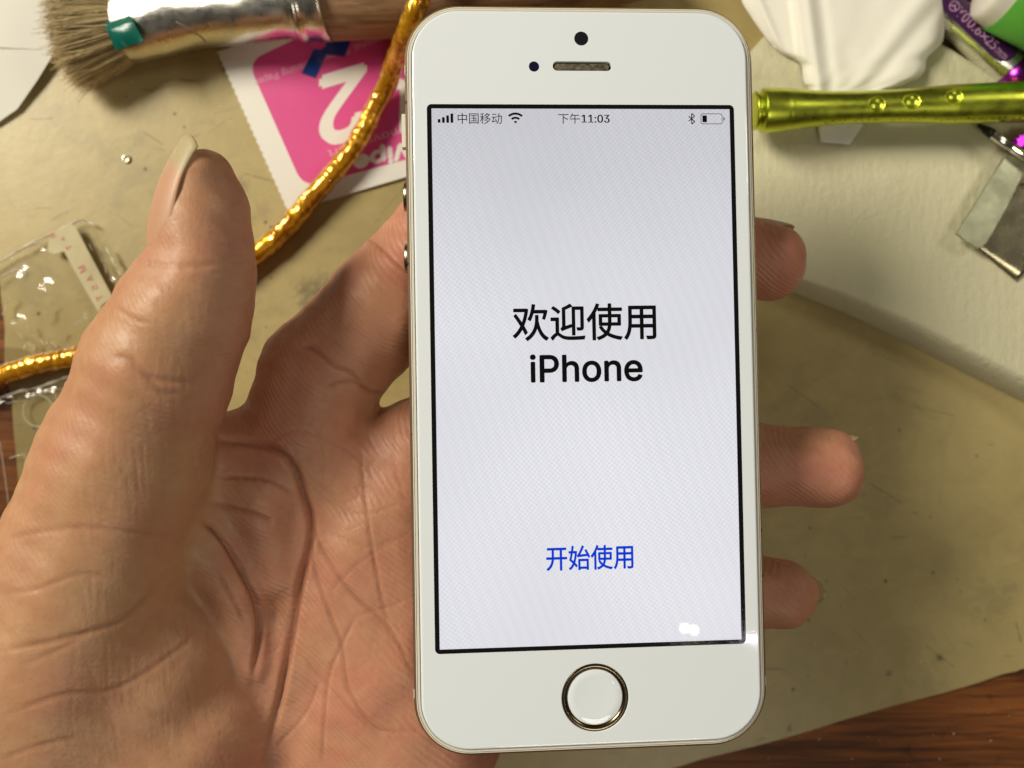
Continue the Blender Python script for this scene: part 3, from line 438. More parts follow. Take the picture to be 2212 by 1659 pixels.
def mat_mat():
    n = NT('silicone_mat')
    c = n.coords()
    big = n.noise(c, 14, 3, 0.5, 0.4)
    col = n.ramp(big, [(0.30, (0.365, 0.287, 0.120)), (0.72, (0.51, 0.408, 0.185))])
    fine = n.ramp(n.noise(c, 150, 5, 0.7, .8), [(0.35, (0.91, 0.91, 0.90)), (0.68, (1.04, 1.04, 1.03))])
    col = n.mix(1.0, col, fine, 'MULTIPLY')
    # greyish smudges
    sm = n.ramp(n.noise(c, 42, 5, 0.65, 1.2), [(0.56, (0, 0, 0)), (0.74, (1, 1, 1))])
    col = n.mix(n.math('MULTIPLY', sm, 0.4), col, (0.18, 0.165, 0.105))
    # pencil-like scratches: stretched noise
    cs = n.coords((60, 420, 60), (0, 0, 0.32))
    sc = n.ramp(n.noise(cs, 1.0, 2, 0.5, 0.6), [(0.70, (0, 0, 0)), (0.76, (1, 1, 1))])
    msk = n.ramp(n.noise(c, 30, 2), [(0.42, (0, 0, 0)), (0.56, (1, 1, 1))])
    col = n.mix(n.math('MULTIPLY', n.math('MULTIPLY', sc, msk), 0.75), col, (0.10, 0.09, 0.05))
    # ink dots
    vo = n.n('TexVoronoi'); vo.inputs['Scale'].default_value = 210
    n.l(c, vo.inputs['Vector'])
    d = n.ramp(vo.outputs['Distance'], [(0.05, (1, 1, 1)), (0.13, (0, 0, 0))])
    dm = n.ramp(n.noise(c, 75, 2), [(0.52, (0, 0, 0)), (0.56, (1, 1, 1))])
    col = n.mix(n.math('MULTIPLY', n.math('MULTIPLY', d, dm), 0.85), col, (0.07, 0.06, 0.035))
    # small marbled ink stains
    st = n.ramp(n.noise(c, 95, 6, 0.7, 2.0), [(0.62, (0, 0, 0)), (0.72, (1, 1, 1))])
    stm = n.ramp(n.noise(n.coords((1, 1, 1), (0, 0, 1.0)), 19, 1), [(0.60, (0, 0, 0)), (0.68, (1, 1, 1))])
    col = n.mix(n.math('MULTIPLY', n.math('MULTIPLY', st, stm), 0.8), col, (0.05, 0.055, 0.045))
    for (qx, qy), rad, amt in (((690, 640), 9.0, .6), ((2030, 1420), 1.6, .7), ((1920, 1455), 1.4, .6), ((1705, 1575), 1.6, .7), ((1900, 1090), 8, .16), ((300, 300), 5, .2), ((520, 400), 4, .3), ((1760, 900), 8, .18), ((2150, 1300), 9, .2)):
        p = P(qx, qy, 1.2) * U
        dn = n.n('VectorMath', operation='DISTANCE')
        n.l(c, dn.inputs[0]); dn.inputs[1].default_value = p
        v = n.math('ADD', n.math('DIVIDE', dn.outputs['Value'], rad * U), n.math('MULTIPLY', n.noise(c, 380, 4, .7, 1.5), 1.6))
        k = n.math('SUBTRACT', 1.45, v)
        k = n.math('MINIMUM', n.math('MAXIMUM', n.math('MULTIPLY', k, 2.2), 0.0), 1.0)
        col = n.mix(n.math('MULTIPLY', k, amt), col, (0.075, 0.075, 0.055))
    for (ax_, ay_), (bx_, by_), wd in (((310, 285), (352, 312), .22), ((1880, 1045), (1945, 1085), .2), ((530, 375), (590, 392), .25), ((2000, 1395), (2060, 1440), .2), ((1700, 830), (1770, 880), .18), ((2195, 1345), (2205, 1385), .25), ((1790, 980), (1830, 965), .18)):
        a3, b3 = P(ax_, ay_, 1.2) * U, P(bx_, by_, 1.2) * U
        ab = b3 - a3
        sub = n.n('VectorMath', operation='SUBTRACT'); n.l(c, sub.inputs[0]); sub.inputs[1].default_value = a3
        dt = n.n('VectorMath', operation='DOT_PRODUCT'); n.l(sub.outputs[0], dt.inputs[0]); dt.inputs[1].default_value = ab / ab.length_squared
        cl = n.math('MINIMUM', n.math('MAXIMUM', dt.outputs['Value'], 0.0), 1.0)
        sc_ = n.n('VectorMath', operation='SCALE'); sc_.inputs[0].default_value = ab; n.l(cl, sc_.inputs['Scale'])
        ds = n.n('VectorMath', operation='DISTANCE'); n.l(sub.outputs[0], ds.inputs[0]); n.l(sc_.outputs[0], ds.inputs[1])
        v = n.math('ADD', n.math('DIVIDE', ds.outputs['Value'], wd * U), n.math('MULTIPLY', n.noise(c, 700, 3, .7), 1.5))
        k = n.math('MINIMUM', n.math('MAXIMUM', n.math('SUBTRACT', 1.6, v), 0.0), 1.0)
        col = n.mix(n.math('MULTIPLY', k, .75), col, (0.06, 0.052, 0.03))
    n.l(col, n.b.inputs['Base Color'])
    n.set(Roughness=0.36)
    n.b.inputs['Specular IOR Level'].default_value = 0.4
    n.bump(n.noise(c, 260, 5, 0.6), 0.15, 0.0004)
    return n.m


def mat_wood(name, dark, light, scale=1.0, rot=0.0, rough=0.45):
    n = NT(name)
    c = n.coords((14 * scale, 150 * scale, 150 * scale), (0, 0, rot))
    g = n.noise(c, 1.0, 8, 0.62, 0.8)
    col = n.ramp(g, [(0.30, dark), (0.52, tuple((a + b) / 2 for a, b in zip(dark, light))), (0.74, light)])
    c2 = n.coords((40 * scale, 900 * scale, 900 * scale), (0, 0, rot))
    p = n.ramp(n.noise(c2, 1.0, 3, 0.6), [(0.40, (1, 1, 1)), (0.48, (0, 0, 0))])
    col = n.mix(n.math('MULTIPLY', p, 0.45), col, tuple(v * 0.35 for v in dark))
    c3 = n.coords()
    b = n.ramp(n.noise(c3, 130, 5, 0.7), [(0.60, (0, 0, 0)), (0.70, (1, 1, 1))])
    col = n.mix(n.math('MULTIPLY', b, 0.5), col, tuple(v * 0.25 for v in dark))
    n.l(col, n.b.inputs['Base Color'])
    n.set(Roughness=rough)
    n.b.inputs['Specular IOR Level'].default_value = .22
    n.bump(g, 0.35, 0.0008)
    return n.m


def mat_skin():
    n = NT('skin')
    c = n.coords()
    a = n.n('Attribute'); a.attribute_name = 'crease'
    pa = n.n('Attribute'); pa.attribute_name = 'palmar'
    red = n.ramp(n.noise(c, 75, 4, 0.6, 0.6), [(0.36, (0, 0, 0)), (0.68, (1, 1, 1))])
    side = n.mix(red, (0.54, 0.312, 0.165), (0.52, 0.252, 0.145))
    palm = n.mix(red, (0.57, 0.292, 0.175), (0.55, 0.222, 0.148))
    col = n.mix(pa.outputs['Fac'], side, palm)
    mott = n.ramp(n.noise(c, 420, 3, 0.6), [(0.35, (0, 0, 0)), (0.7, (1, 1, 1))])
    col = n.mix(n.math('MULTIPLY', mott, 0.34), col, (0.44, 0.19, 0.10))
    col = n.mix(n.math('MULTIPLY', a.outputs['Fac'], 0.5), col, (0.30, 0.10, 0.05))
    n.l(col, n.b.inputs['Base Color'])
    n.set(Roughness=0.50)
    n.b.inputs['Specular IOR Level'].default_value = 0.45
    n.b.inputs['Subsurface Weight'].default_value = 0.35
    n.b.inputs['Subsurface Radius'].default_value = (1.0, 0.35, 0.16)
    n.b.inputs['Subsurface Scale'].default_value = 0.0022
    # friction ridges, crossing skin lines, pores
    wv = n.n('TexWave'); wv.bands_direction = 'DIAGONAL'
    wv.inputs['Scale'].default_value = 480
    wv.inputs['Distortion'].default_value = 14
    wv.inputs['Detail'].default_value = 2
    wv.inputs['Detail Scale'].default_value = 0.12
    n.l(c, wv.inputs['Vector'])
    vo = n.n('TexVoronoi'); vo.feature = 'DISTANCE_TO_EDGE'
    vo.inputs['Scale'].default_value = 520
    wn_ = n.n('TexNoise'); wn_.inputs['Scale'].default_value = 120
    n.l(c, wn_.inputs['Vector'])
    vm = n.n('VectorMath', operation='MULTIPLY_ADD')
    n.l(wn_.outputs['Color'], vm.inputs[0])
    vm.inputs[1].default_value = (0.006, 0.006, 0.006)
    n.l(c, vm.inputs[2])
    n.l(vm.outputs[0], vo.inputs['Vector'])
    ed = n.ramp(vo.outputs['Distance'], [(0.0, (0, 0, 0)), (0.10, (1, 1, 1))])
    h = n.math('ADD', n.math('MULTIPLY', wv.outputs['Fac'], n.math('MULTIPLY', n.noise(c, 90, 2), n.math('ADD', n.math('MULTIPLY', pa.outputs['Fac'], 0.58), 0.20))), n.math('MULTIPLY', ed, n.math('ADD', n.math('MULTIPLY', pa.outputs['Fac'], 0.07), 0.03)))
    h = n.math('ADD', h, n.math('MULTIPLY', n.noise(c, 800, 5, 0.7), 1.0))
    h = n.math('ADD', h, n.math('MULTIPLY', n.noise(n.coords((700, 110, 300), (0, 0, -0.22)), 1.0, 3, 0.6), 0.6))
    n.bump(h, 0.62, 0.00019)
    rr = n.ramp(n.noise(c, 300, 3), [(0.3, (0.38,) * 3), (0.7, (0.56,) * 3)])
    n.l(rr, n.b.inputs['Roughness'])
    return n.m


def mat_film(name, tint, refl, rough, bumpscale, bumpstr):
    n = NT(name)
    c = n.coords()
    tr = n.n('BsdfTransparent'); tr.inputs[0].default_value = (*tint, 1)
    gl = n.n('BsdfGlossy'); gl.inputs['Roughness'].default_value = rough
    gl.inputs['Color'].default_value = (1, 1, 1, 1)
    fr = n.n('LayerWeight'); fr.inputs[0].default_value = 0.18
    bp = n.n('Bump'); bp.inputs['Strength'].default_value = bumpstr; bp.inputs['Distance'].default_value = 0.0006
    n.l(n.noise(c, bumpscale, 3, 0.5, 1.0), bp.inputs['Height'])
    n.l(bp.outputs[0], gl.inputs['Normal'])
    f = n.math('ADD', n.math('MULTIPLY', fr.outputs['Facing'], 0.5), refl + .03)
    mx = n.n('MixShader')
    n.l(f, mx.inputs[0]); n.l(tr.outputs[0], mx.inputs[1]); n.l(gl.outputs[0], mx.inputs[2])
    n.l(mx.outputs[0], n.out.inputs['Surface'])
    return n.m


def mat_metal(name, color, rough, bscale=0, bstr=0.0, dist=0.0003, stretch=(1, 1, 1), var=0.12):
    n = NT(name)
    n.set(Base_Color=color, Metallic=1.0)
    c = n.coords(stretch)
    r = n.ramp(n.noise(n.coords(), 220, 4, 0.7), [(0.3, (max(rough - var, .03),) * 3), (0.7, (rough + var,) * 3)])
    n.l(r, n.b.inputs['Roughness'])
    if bscale:
        n.bump(n.noise(c, bscale, 4, 0.55, 0.3), bstr, dist)
    return n.m


M = {}
M['mat'] = mat_mat()
M['table'] = mat_wood('table_wood', (0.050, 0.015, 0.006), (0.37, 0.125, 0.030), 1.0, 0.27, 0.55)
M['handle'] = mat_wood('handle_wood', (0.20, 0.105, 0.052), (0.42, 0.26, 0.145), 1.7, -0.09, 0.55)
M['skin'] = mat_skin()

# ---------------------------------------------------------------- the setting
tb = slab('table', [(-900, -700), (900, -700), (900, 700), (-900, 700)], -25, 0, M['table'])
tag(tb, None, None, kind='structure')

mo = [P(px, py, 1.2) for px, py in ((-6, 560), (2, 640), (9, 709), (8, 785), (24, 867), (30, 938), (36, 996), (39, 1037), (58, 1300), (80, 1560),
      (100, 2060), (700, 1873), (1260, 1713), (1465, 1659), (1520, 1641), (1570, 1627), (1650, 1607), (1728, 1585), (1830, 1553), (1931, 1524), (2030, 1499), (2113, 1475), (2170, 1457), (2197, 1452), (2205, 1448), (2700, 1320), (2700, -700), (-60, -700))]
mt = slab('work_mat', [(p.x, p.y) for p in mo], 0.02, 1.2, M['mat'], bevel=0.35)
tag(mt, 'stained translucent olive-beige silicone mat covering the wooden table', 'mat')
MZ = 1.2
M['scratch_dark'] = simple('scratch_dark', (0.19, 0.15, 0.07), .6)
M['scratch_pale'] = simple('scratch_pale', (0.50, 0.43, 0.25), .5)
r2 = np.random.default_rng(5)
for nm_, mt_, cnt_ in (('scratches', 'scratch_dark', 75), ('pale_scratches', 'scratch_pale', 60)):
    parts_ = []
    for i in range(cnt_):
        if r2.random() < .55:
            a_, b_ = r2.uniform(40, 900), r2.uniform(130, 720)
        else:
            a_, b_ = r2.uniform(1640, 2190), r2.uniform(700, 1420)
        an_ = r2.choice([.45, -.2, 1.1, 2.6]) + r2.normal() * .25
        ln_ = abs(r2.normal()) * 26 + 5
        k_ = r2.normal() * .05
        pl_ = []
        for t_ in np.linspace(-1, 1, 6):
            q_ = P(a_ + math.cos(an_) * ln_ * t_ - math.sin(an_) * ln_ * k_ * t_ * t_, b_ + math.sin(an_) * ln_ * t_ + math.cos(an_) * ln_ * k_ * t_ * t_, 1.2)
            pl_.append((q_.x, q_.y))
        parts_.append(ribbon(pl_, r2.uniform(.035, .095), 1.2 + .012 + .0003 * i))
    V, F = merge(*parts_)
    sc0 = mesh(nm_, V, F, M[mt_], mt)
    sc0['kind'] = 'stuff'

# ---------------------------------------------------------------- phone
_n = NT('white_glass')
_c = _n.coords()
_v = _n.n('TexVoronoi'); _v.inputs['Scale'].default_value = 95; _v.inputs['Randomness'].default_value = 1.0
_n.l(_c, _v.inputs['Vector'])
_d = _n.ramp(_v.outputs['Distance'], [(.018, (1, 1, 1)), (.026, (0, 0, 0))])
_k = _n.ramp(_n.noise(_c, 60, 2), [(.5, (0, 0, 0)), (.56, (1, 1, 1))])
_n.l(_n.mix(_n.math('MULTIPLY', _n.math('MULTIPLY', _d, _k), .7), (0.83, 0.885, 0.945), (0.16, 0.15, 0.12)), _n.b.inputs['Base Color'])
_n.l(_n.ramp(_n.noise(_c, 45, 4, .6), [(.45, (.015,) * 3), (.75, (.09,) * 3)]), _n.b.inputs['Roughness'])
M['glass_white'] = _n.m
M['gasket'] = simple('cream_plastic', (0.72, 0.69, 0.58), 0.35)
M['border'] = simple('black_border', (0.006, 0.006, 0.006), 0.10)
M['ink'] = simple('screen_black', (0.004, 0.004, 0.005), 0.10)
M['grey_ink'] = simple('screen_grey', (0.10, 0.10, 0.085), 0.10)
M['lens'] = simple('lens_black', (0.012, 0.012, 0.016), 0.08)
M['lens_blue'] = simple('sensor_blue', (0.010, 0.008, 0.035), 0.08)
M['plastic_white'] = simple('antenna_plastic', (0.80, 0.77, 0.68), 0.4)
M['steel'] = mat_metal('phone_metal', (0.42, 0.35, 0.26), 0.24)
M['ring_metal'] = mat_metal('ring_metal', (0.20, 0.155, 0.095), 0.22, var=0.05)


def mat_chamfer():
    n = NT('chamfer_metal')
    c = n.coords()
    chip = n.ramp(n.noise(c, 520, 3, 0.7), [(0.60, (0, 0, 0)), (0.66, (1, 1, 1))])
    col = n.mix(chip, (0.50, 0.42, 0.31), (0.03, 0.025, 0.02))
    n.l(col, n.b.inputs['Base Color'])
    n.l(n.ramp(chip, [(0, (1, 1, 1)), (1, (0, 0, 0))]), n.b.inputs['Metallic'])
    n.set(Roughness=0.42)
    return n.m


def mat_screen():
    """lit display; fine pixel grid with the faint interference pattern it shows"""
    n = NT('display')
    c = n.coords()
    s = n.n('SeparateXYZ'); n.l(c, s.inputs[0])

    def wave(ax, bx, period, ph=0.0):
        v = n.math('ADD', n.math('MULTIPLY', s.outputs[0], ax), n.math('MULTIPLY', s.outputs[1], bx))
        warp = n.math('MULTIPLY', n.noise(c, 22, 1), 0.006)
        v = n.math('ADD', v, warp)
        return n.math('SINE', n.math('ADD', n.math('MULTIPLY', v, 2 * math.pi / (period * U)), ph))
    a = wave(1, 0.10, 0.86)
    b = wave(-0.06, 1, 0.86)
    dots = n.math('MULTIPLY', a, b)
    zone = n.ramp(n.noise(c, 26, 1, 0.4), [(0.38, (0.15,) * 3), (0.62, (1, 1, 1))])
    k = n.math('MULTIPLY', n.math('MULTIPLY', dots, zone), 0.5)
    k = n.math('ADD', k, 0.5)
    col = n.ramp(k, [(0.2, (0.58, 0.65, 0.80)), (0.5, (0.70, 0.69, 0.73)), (0.8, (0.80, 0.72, 0.67))])
    st = wave(1, 0.30, 1.9)
    col = n.mix(n.math('ADD', n.math('MULTIPLY', st, 0.08), 0.08), col, (0.56, 0.60, 0.58))
    lg = n.ramp(n.noise(c, 16, 2), [(0.35, (0.86, 0.87, 0.88)), (0.68, (1, 1, 1))])
    col = n.mix(1.0, col, lg, 'MULTIPLY')
    # grey falloff of light towards the top, painted into the emission colour
    top_dim = n.n('MapRange'); n.l(n.math('ADD', s.outputs[1], n.math('MULTIPLY', n.noise(c, 30, 2), 0.02)), top_dim.inputs[0])
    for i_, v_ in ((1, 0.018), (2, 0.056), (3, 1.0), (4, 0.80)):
        top_dim.inputs[i_].default_value = v_
    top_dim.interpolation_type = 'SMOOTHSTEP'
    col = n.mix(1.0, col, top_dim.outputs[0], 'MULTIPLY')
    n.l(col, n.b.inputs['Emission Color'])
    n.b.inputs['Emission Strength'].default_value = 2.45
    n.set(Base_Color=(0.01, 0.01, 0.012), Roughness=0.02)
    return n.m


M['chamfer'] = mat_chamfer()
M['rim_bright'] = simple('rim_bright', (0.80, 0.76, 0.66), 0.45)
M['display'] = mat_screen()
M['blue_text'] = NT('blue_text').set(Base_Color=(0.0, 0.004, 0.05), Roughness=0.1, Emission_Color=(0.0, 0.05, 0.72), Emission_Strength=1.7).m
M['mesh_grille'] = NT('grille')
_n = M['mesh_grille']
_c = _n.coords()
_n.l(_n.ramp(_n.noise(_c, 1500, 3, 0.7), [(0.35, (0.02, 0.017, 0.012)), (0.66, (0.17, 0.15, 0.09))]), _n.b.inputs['Base Color'])
_n.set(Roughness=0.6)
M['mesh_grille'] = _n.m

rv = Vector((-2.10725494e-02, 5.84745673e-02, 1.66341732e-02))
PROT = Matrix.Rotation(rv.length, 3, rv.normalized())
phone = empty('smartphone', (12.395, 1.4985, H - 141.744), PROT.to_quaternion())
tag(phone, 'white smartphone with a lit welcome screen, held in the open hand', 'smartphone')
HX, HY, CR = 29.3, 61.9, 9.2

rings = [rrect(HX - 1.2, HY - 1.2, CR - 1.2, -7.6), rrect(HX - .75, HY - .75, CR - .7, -7.55), rrect(HX - .15, HY - .15, CR - .1, -6.95), rrect(HX, HY, CR, -6.75), rrect(HX, HY, CR, -1.25)]
V, F = loft(rings, cap0=True)
mesh('body_frame', V, F, M['steel'], phone)
V, F = loft([rrect(HX - .46, HY - .46, CR - .46, -0.70), rrect(HX - .60, HY - .60, CR - .60, -0.68), rrect(HX - .61, HY - .61, CR - .61, -1.1)])
mesh('inner_rim', V, F, M['rim_bright'], phone)
V, F = loft([rrect(HX, HY, CR, -1.25), rrect(HX - .455, HY - .455, CR - .455, -0.70)])
mesh('chamfer_edge', V, F, M['chamfer'], phone)
V, F = loft([rrect(HX - .60, HY - .60, CR - .60, -1.1), rrect(HX - .70, HY - .70, CR - .70, -1.1), rrect(HX - .71, HY - .71, CR - .71, -0.60), rrect(HX - .76, HY - .76, CR - .76, -0.50), rrect(HX - 1.08, HY - 1.08, CR - 1.08, -0.50), rrect(HX - 1.12, HY - 1.12, CR - 1.12, -0.95), rrect(HX - 1.3, HY - 1.3, CR - 1.3, -0.95)])
mesh('gasket', V, F, M['gasket'], phone)
ri = [rrect(HX - 1.26, HY - 1.26, CR - 1.26, -0.95), rrect(HX - 1.26, HY - 1.26, CR - 1.26, -0.30)]
for a in (22, 45, 68, 90):
    a = math.radians(a)
    ins = 1.26 + 0.38 * (1 - math.cos(a))
    ri.append(rrect(HX - ins, HY - ins, CR - ins, -0.30 + 0.30 * math.sin(a)))
V, F = loft(ri)
# front surface with a round hole for the home button and a slot for the earpiece
outer = ri[-1]
hb = circle(5.62, 0, 64, 0.35, -52.97)
slot = rrect(4.95, 0.80, 0.80, 0, 8, 0.18, 51.42)
fv, ff = fill_loops([outer, hb, slot])
wallh = loft([circle(5.62, 0, 64, .35, -52.97), circle(5.52, -0.12, 64, .35, -52.97), circle(5.52, -0.9, 64, .35, -52.97)])
walls = loft([slot, rrect(4.90, .75, .75, -0.08, 8, .18, 51.42), rrect(4.90, .75, .75, -0.8, 8, .18, 51.42)])
V, F = merge((V, F), (fv, ff), wallh, walls)
front = mesh('front_glass', V, F, M['glass_white'], phone)

mesh('earpiece_grille', *loft([rrect(4.6, .58, .58, -0.50, 8, .10, 51.36), rrect(4.58, .56, .56, -0.30, 8, .10, 51.36)], cap1=True), M['mesh_grille'], phone)
mesh('front_camera', *loft([circle(1.17, 0.005, 40, .10, 56.05), circle(1.16, 0.02, 40, .10, 56.05), circle(0.55, 0.03, 40, .10, 56.05)], cap1=True), M['lens'], phone)
mesh('proximity_sensor', *loft([circle(.86, 0.005, 40, -7.88, 51.31), circle(.85, 0.02, 40, -7.88, 51.31)], cap1=True), M['lens_blue'], phone)
# home button: metal ring and slightly dished cap
hbt = empty('home_button', (0.35, -52.97, 0)); hbt.parent = phone
mesh('ring', *loft([circle(5.45, -.7, 72), circle(5.46, -.16, 72), circle(5.42, -.10, 72), circle(4.60, -.30, 72), circle(4.58, -.7, 72)]), M['ring_metal'], hbt, True)
mesh('cap', *loft([circle(4.57, -.8, 72), circle(4.56, -.42, 72), circle(4.46, -.37, 72), circle(3.2, -.44, 72), circle(1.5, -.48, 72)], cap1=True), M['glass_white'], hbt, True)

mesh('screen_border', *loft([rrect(25.70, 44.98, .8, 0.004), rrect(25.69, 44.97, .8, 0.014)], cap1=True), M['border'], phone)
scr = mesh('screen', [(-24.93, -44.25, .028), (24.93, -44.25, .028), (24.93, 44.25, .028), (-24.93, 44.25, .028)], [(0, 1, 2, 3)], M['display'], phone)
zt = 0.042
text('headline_text', '欢迎使用', (-12.2, 5.68, 11.73, 11.85), zt, M['ink'], scr, 0.085)
text('product_text', 'iPhone', (-9.43, -1.2, 9.31, 3.53), zt, M['ink'], scr, 0.13, True)
text('button_text', '开始使用', (-7.32, -32.07, 7.11, -28.01), zt, M['blue_text'], scr, 0.055)
text('carrier_text', '中国移动', (-20.65, 41.70, -13.35, 43.52), zt, M['ink'], scr, 0.0)
V1, F1 = text_geo('下午')
V2, F2 = text_geo('11:03', True)
V, F = merge(([(-3.98 + v[0] * 3.62, 41.76 + v[1] * 1.72, zt) for v in V1], F1), *[([(-.12 + v[0] * 4.62 + dx, 41.93 + v[1] * 1.34, zt + dx * .01) for v in V2], F2) for dx in (0, .05, .1)])
mesh('clock_text', V, F, M['ink'], scr)
bars = []
for i in range(4):
    h = .62 + .31 * i
    x = -23.92 + .70 * i
    bars.append(loft([rrect(.22, h / 2, .1, zt, 3, x + .22, 41.87 + h / 2)], cap1=True))
V, F = merge(*bars)
mesh('signal_bars', V, F, M['ink'], scr)
arcs = []
for r0, r1 in ((0.0, .42), (.78, 1.12), (1.46, 1.82)):
    o_ = [(-11.11 + r1 * math.sin(t), 41.78 + r1 * math.cos(t), zt) for t in np.linspace(-.74, .74, 16)]
    i_ = [(-11.11 + r0 * math.sin(t), 41.78 + r0 * math.cos(t), zt) for t in np.linspace(-.74, .74, 16)]
    arcs.append(loft([i_, o_], close=False))
V, F = merge(*arcs)
mesh('network_icon', V, [f[::-1] for f in F], M['ink'], scr)
x, y0, y1 = 18.46, 41.72, 43.54
ym = (y0 + y1) / 2
pp = [(x - .52, ym + .42), (x + .50, ym - .45), (x, y0), (x, y1), (x + .50, ym + .45), (x - .52, ym - .42)]
V, F = merge(*[ribbon([pp[i], pp[i + 1]], .16, zt + .001 * i) for i in range(5)])
mesh('wireless_icon', V, F, M['ink'], scr)
ro = rrect(1.86, .90, .36, zt, 5, 21.83, 42.62)
rin = rrect(1.75, .79, .27, zt, 5, 21.83, 42.62)
V, F = merge(loft([ro, rin]), ([(23.85, 42.28, zt), (24.02, 42.40, zt), (24.08, 42.62, zt), (24.02, 42.84, zt), (23.85, 42.96, zt)], [(0, 1, 2, 3, 4)]))
bat = mesh('battery_icon', V, F, M['grey_ink'], scr)
mesh('charge_level', [(20.28, 42.05, zt), (21.04, 42.05, zt), (21.04, 43.19, zt), (20.28, 43.19, zt)], [(0, 1, 2, 3)], M['ink'], scr)


def side_box(name, x0, x1, y0, y1, z0, z1, mat):
    return slab2(name, x0, x1, y0, y1, z0, z1, mat)


def slab2(name, x0, x1, y0, y1, z0, z1, mat, parent=None):
    V = [(x, y, z) for x in (x0, x1) for y in (y0, y1) for z in (z0, z1)]
    F = [(0, 1, 3, 2), (4, 6, 7, 5), (0, 4, 5, 1), (2, 3, 7, 6), (0, 2, 6, 4), (1, 5, 7, 3)]
    return mesh(name, V, F, mat, parent)


for sx in (-1, 1):
    for y in (51.1, -51.6):
        a, b = sorted((sx * (HX - .3), sx * (HX + .02)))
        o = slab2('antenna_band', a, b, y - .75, y + .75, -6.7, -1.15, M['plastic_white'], phone)
slab2('mute_switch', -HX - .75, -HX + .3, 38.8, 44.4, -4.9, -3.2, M['plastic_white'], phone)
for y in (30.6, 20.2):
    V, F = [], []
    rr = []
    for r, x in ((2.5, -HX + .2), (2.5, -HX - .45), (2.3, -HX - .62), (1.2, -HX - .64)):
        rr.append([(x, y + r * math.cos(t), -4.0 + r * math.sin(t)) for t in np.linspace(0, 2 * math.pi, 33)[:-1]])
    V, F = loft(rr, cap1=True)
    mesh('volume_button', V, F, M['steel'], phone, True)

# ---------------------------------------------------------------- hand (signed-distance sculpt -> one continuous skin)
VX = 0.38
lo = np.array([-128.0, -122.0, 12.0])
hi = np.array([66.0, 48.0, 88.0])
dim = np.ceil((hi - lo) / VX).astype(int)


def axis_grid(a, b):
    return [lo[i] + VX * np.arange(a[i], b[i], dtype=np.float32) for i in range(3)]


class Field:
    def __init__(self):
        self.d = np.full(dim, 9.0, np.float32)

    def box(self, pts, pad):
        a = np.clip(((np.min(pts, 0) - pad - lo) / VX).astype(int), 0, dim)
        b = np.clip(((np.max(pts, 0) + pad - lo) / VX).astype(int) + 2, 0, dim)
        return a, b

    def cone(self, A, B, ra, rb, k, flat=None):
        A = np.array(A, np.float32); B = np.array(B, np.float32)
        a, b = self.box([A - max(ra, rb), A + max(ra, rb), B - max(ra, rb), B + max(ra, rb)], k + 3)
        if np.any(b <= a):
            return
        X, Y, Z = np.meshgrid(*axis_grid(a, b), indexing='ij', sparse=True)
        ab = B - A
        L2 = float(ab @ ab)
        t = ((X - A[0]) * ab[0] + (Y - A[1]) * ab[1] + (Z - A[2]) * ab[2]) / L2
        # shift so that the cone is tangent-continuous
        t = np.clip(t, 0, 1)
        dx = X - A[0] - t * ab[0]; dy = Y - A[1] - t * ab[1]; dz = Z - A[2] - t * ab[2]
        r = ra + (rb - ra) * t
        d = np.sqrt(dx * dx + dy * dy + dz * dz) - r
        self.union(a, b, d, k)

    def ell(self, C, R, k, rot=0.0, tilt=0.0):
        C = np.array(C, np.float32)
        m = max(R)
        a, b = self.box([C - m, C + m], k + 3)
        if np.any(b <= a):
            return
        X, Y, Z = np.meshgrid(*axis_grid(a, b), indexing='ij', sparse=True)
        c, s = math.cos(rot), math.sin(rot)
        x = (X - C[0]) * c + (Y - C[1]) * s
        y = -(X - C[0]) * s + (Y - C[1]) * c
        z = (Z - C[2]) + tilt * x
        q = np.sqrt((x / R[0]) ** 2 + (y / R[1]) ** 2 + (z / R[2]) ** 2)
        q2 = np.sqrt((x / R[0] ** 2) ** 2 + (y / R[1] ** 2) ** 2 + (z / R[2] ** 2) ** 2) + 1e-6
        self.union(a, b, q * (q - 1) / q2, k)

    def union(self, a, b, d, k):
        v = self.d[a[0]:b[0], a[1]:b[1], a[2]:b[2]]
        h = np.maximum(k - np.abs(v - d), 0) / k
        v[...] = np.minimum(v, d) - h * h * h * k / 6


def merge_fields(f, g, k):
    h = np.maximum(k - np.abs(f.d - g.d), 0) / k
    f.d = np.minimum(f.d, g.d) - h * h * h * k / 6


def W(px, py, z):
    return np.array(P(px, py, z))


palm = Field()
K = 7.0
for (ax, ay, az, ra), (bx, by, bz, rb) in (
        ((300, 1560, 42, 15), (668, 905, 47.5, 11.0)),      # index metacarpal
        ((470, 1680, 40, 16), (915, 985, 44.5, 11.0)),
        ((620, 1780, 40, 16), (985, 1170, 42.5, 11.5)),
        ((720, 1900, 40, 16), (960, 1460, 42, 12.5)),
        ((820, 1850, 38, 14), (935, 1600, 42.5, 12.5)),      # heel of the hand
        ((200, 1750, 42, 22), (640, 1950, 38, 20))):
    palm.cone(W(ax, ay, az), W(bx, by, bz), ra, rb, K)
palm.cone(W(60, 1800, 40), W(-330, 2250, 36), 27, 25, 10)      # wrist
palm.cone(W(330, 1900, 36), W(-60, 2300, 34), 22, 24, 10)
palm.ell(W(770, 1180, 47), (17, 24, 9), 8, 0.35)             # fill of the hollow
palm.ell(W(820, 1480, 47), (14, 22, 9), 8, 0.3)
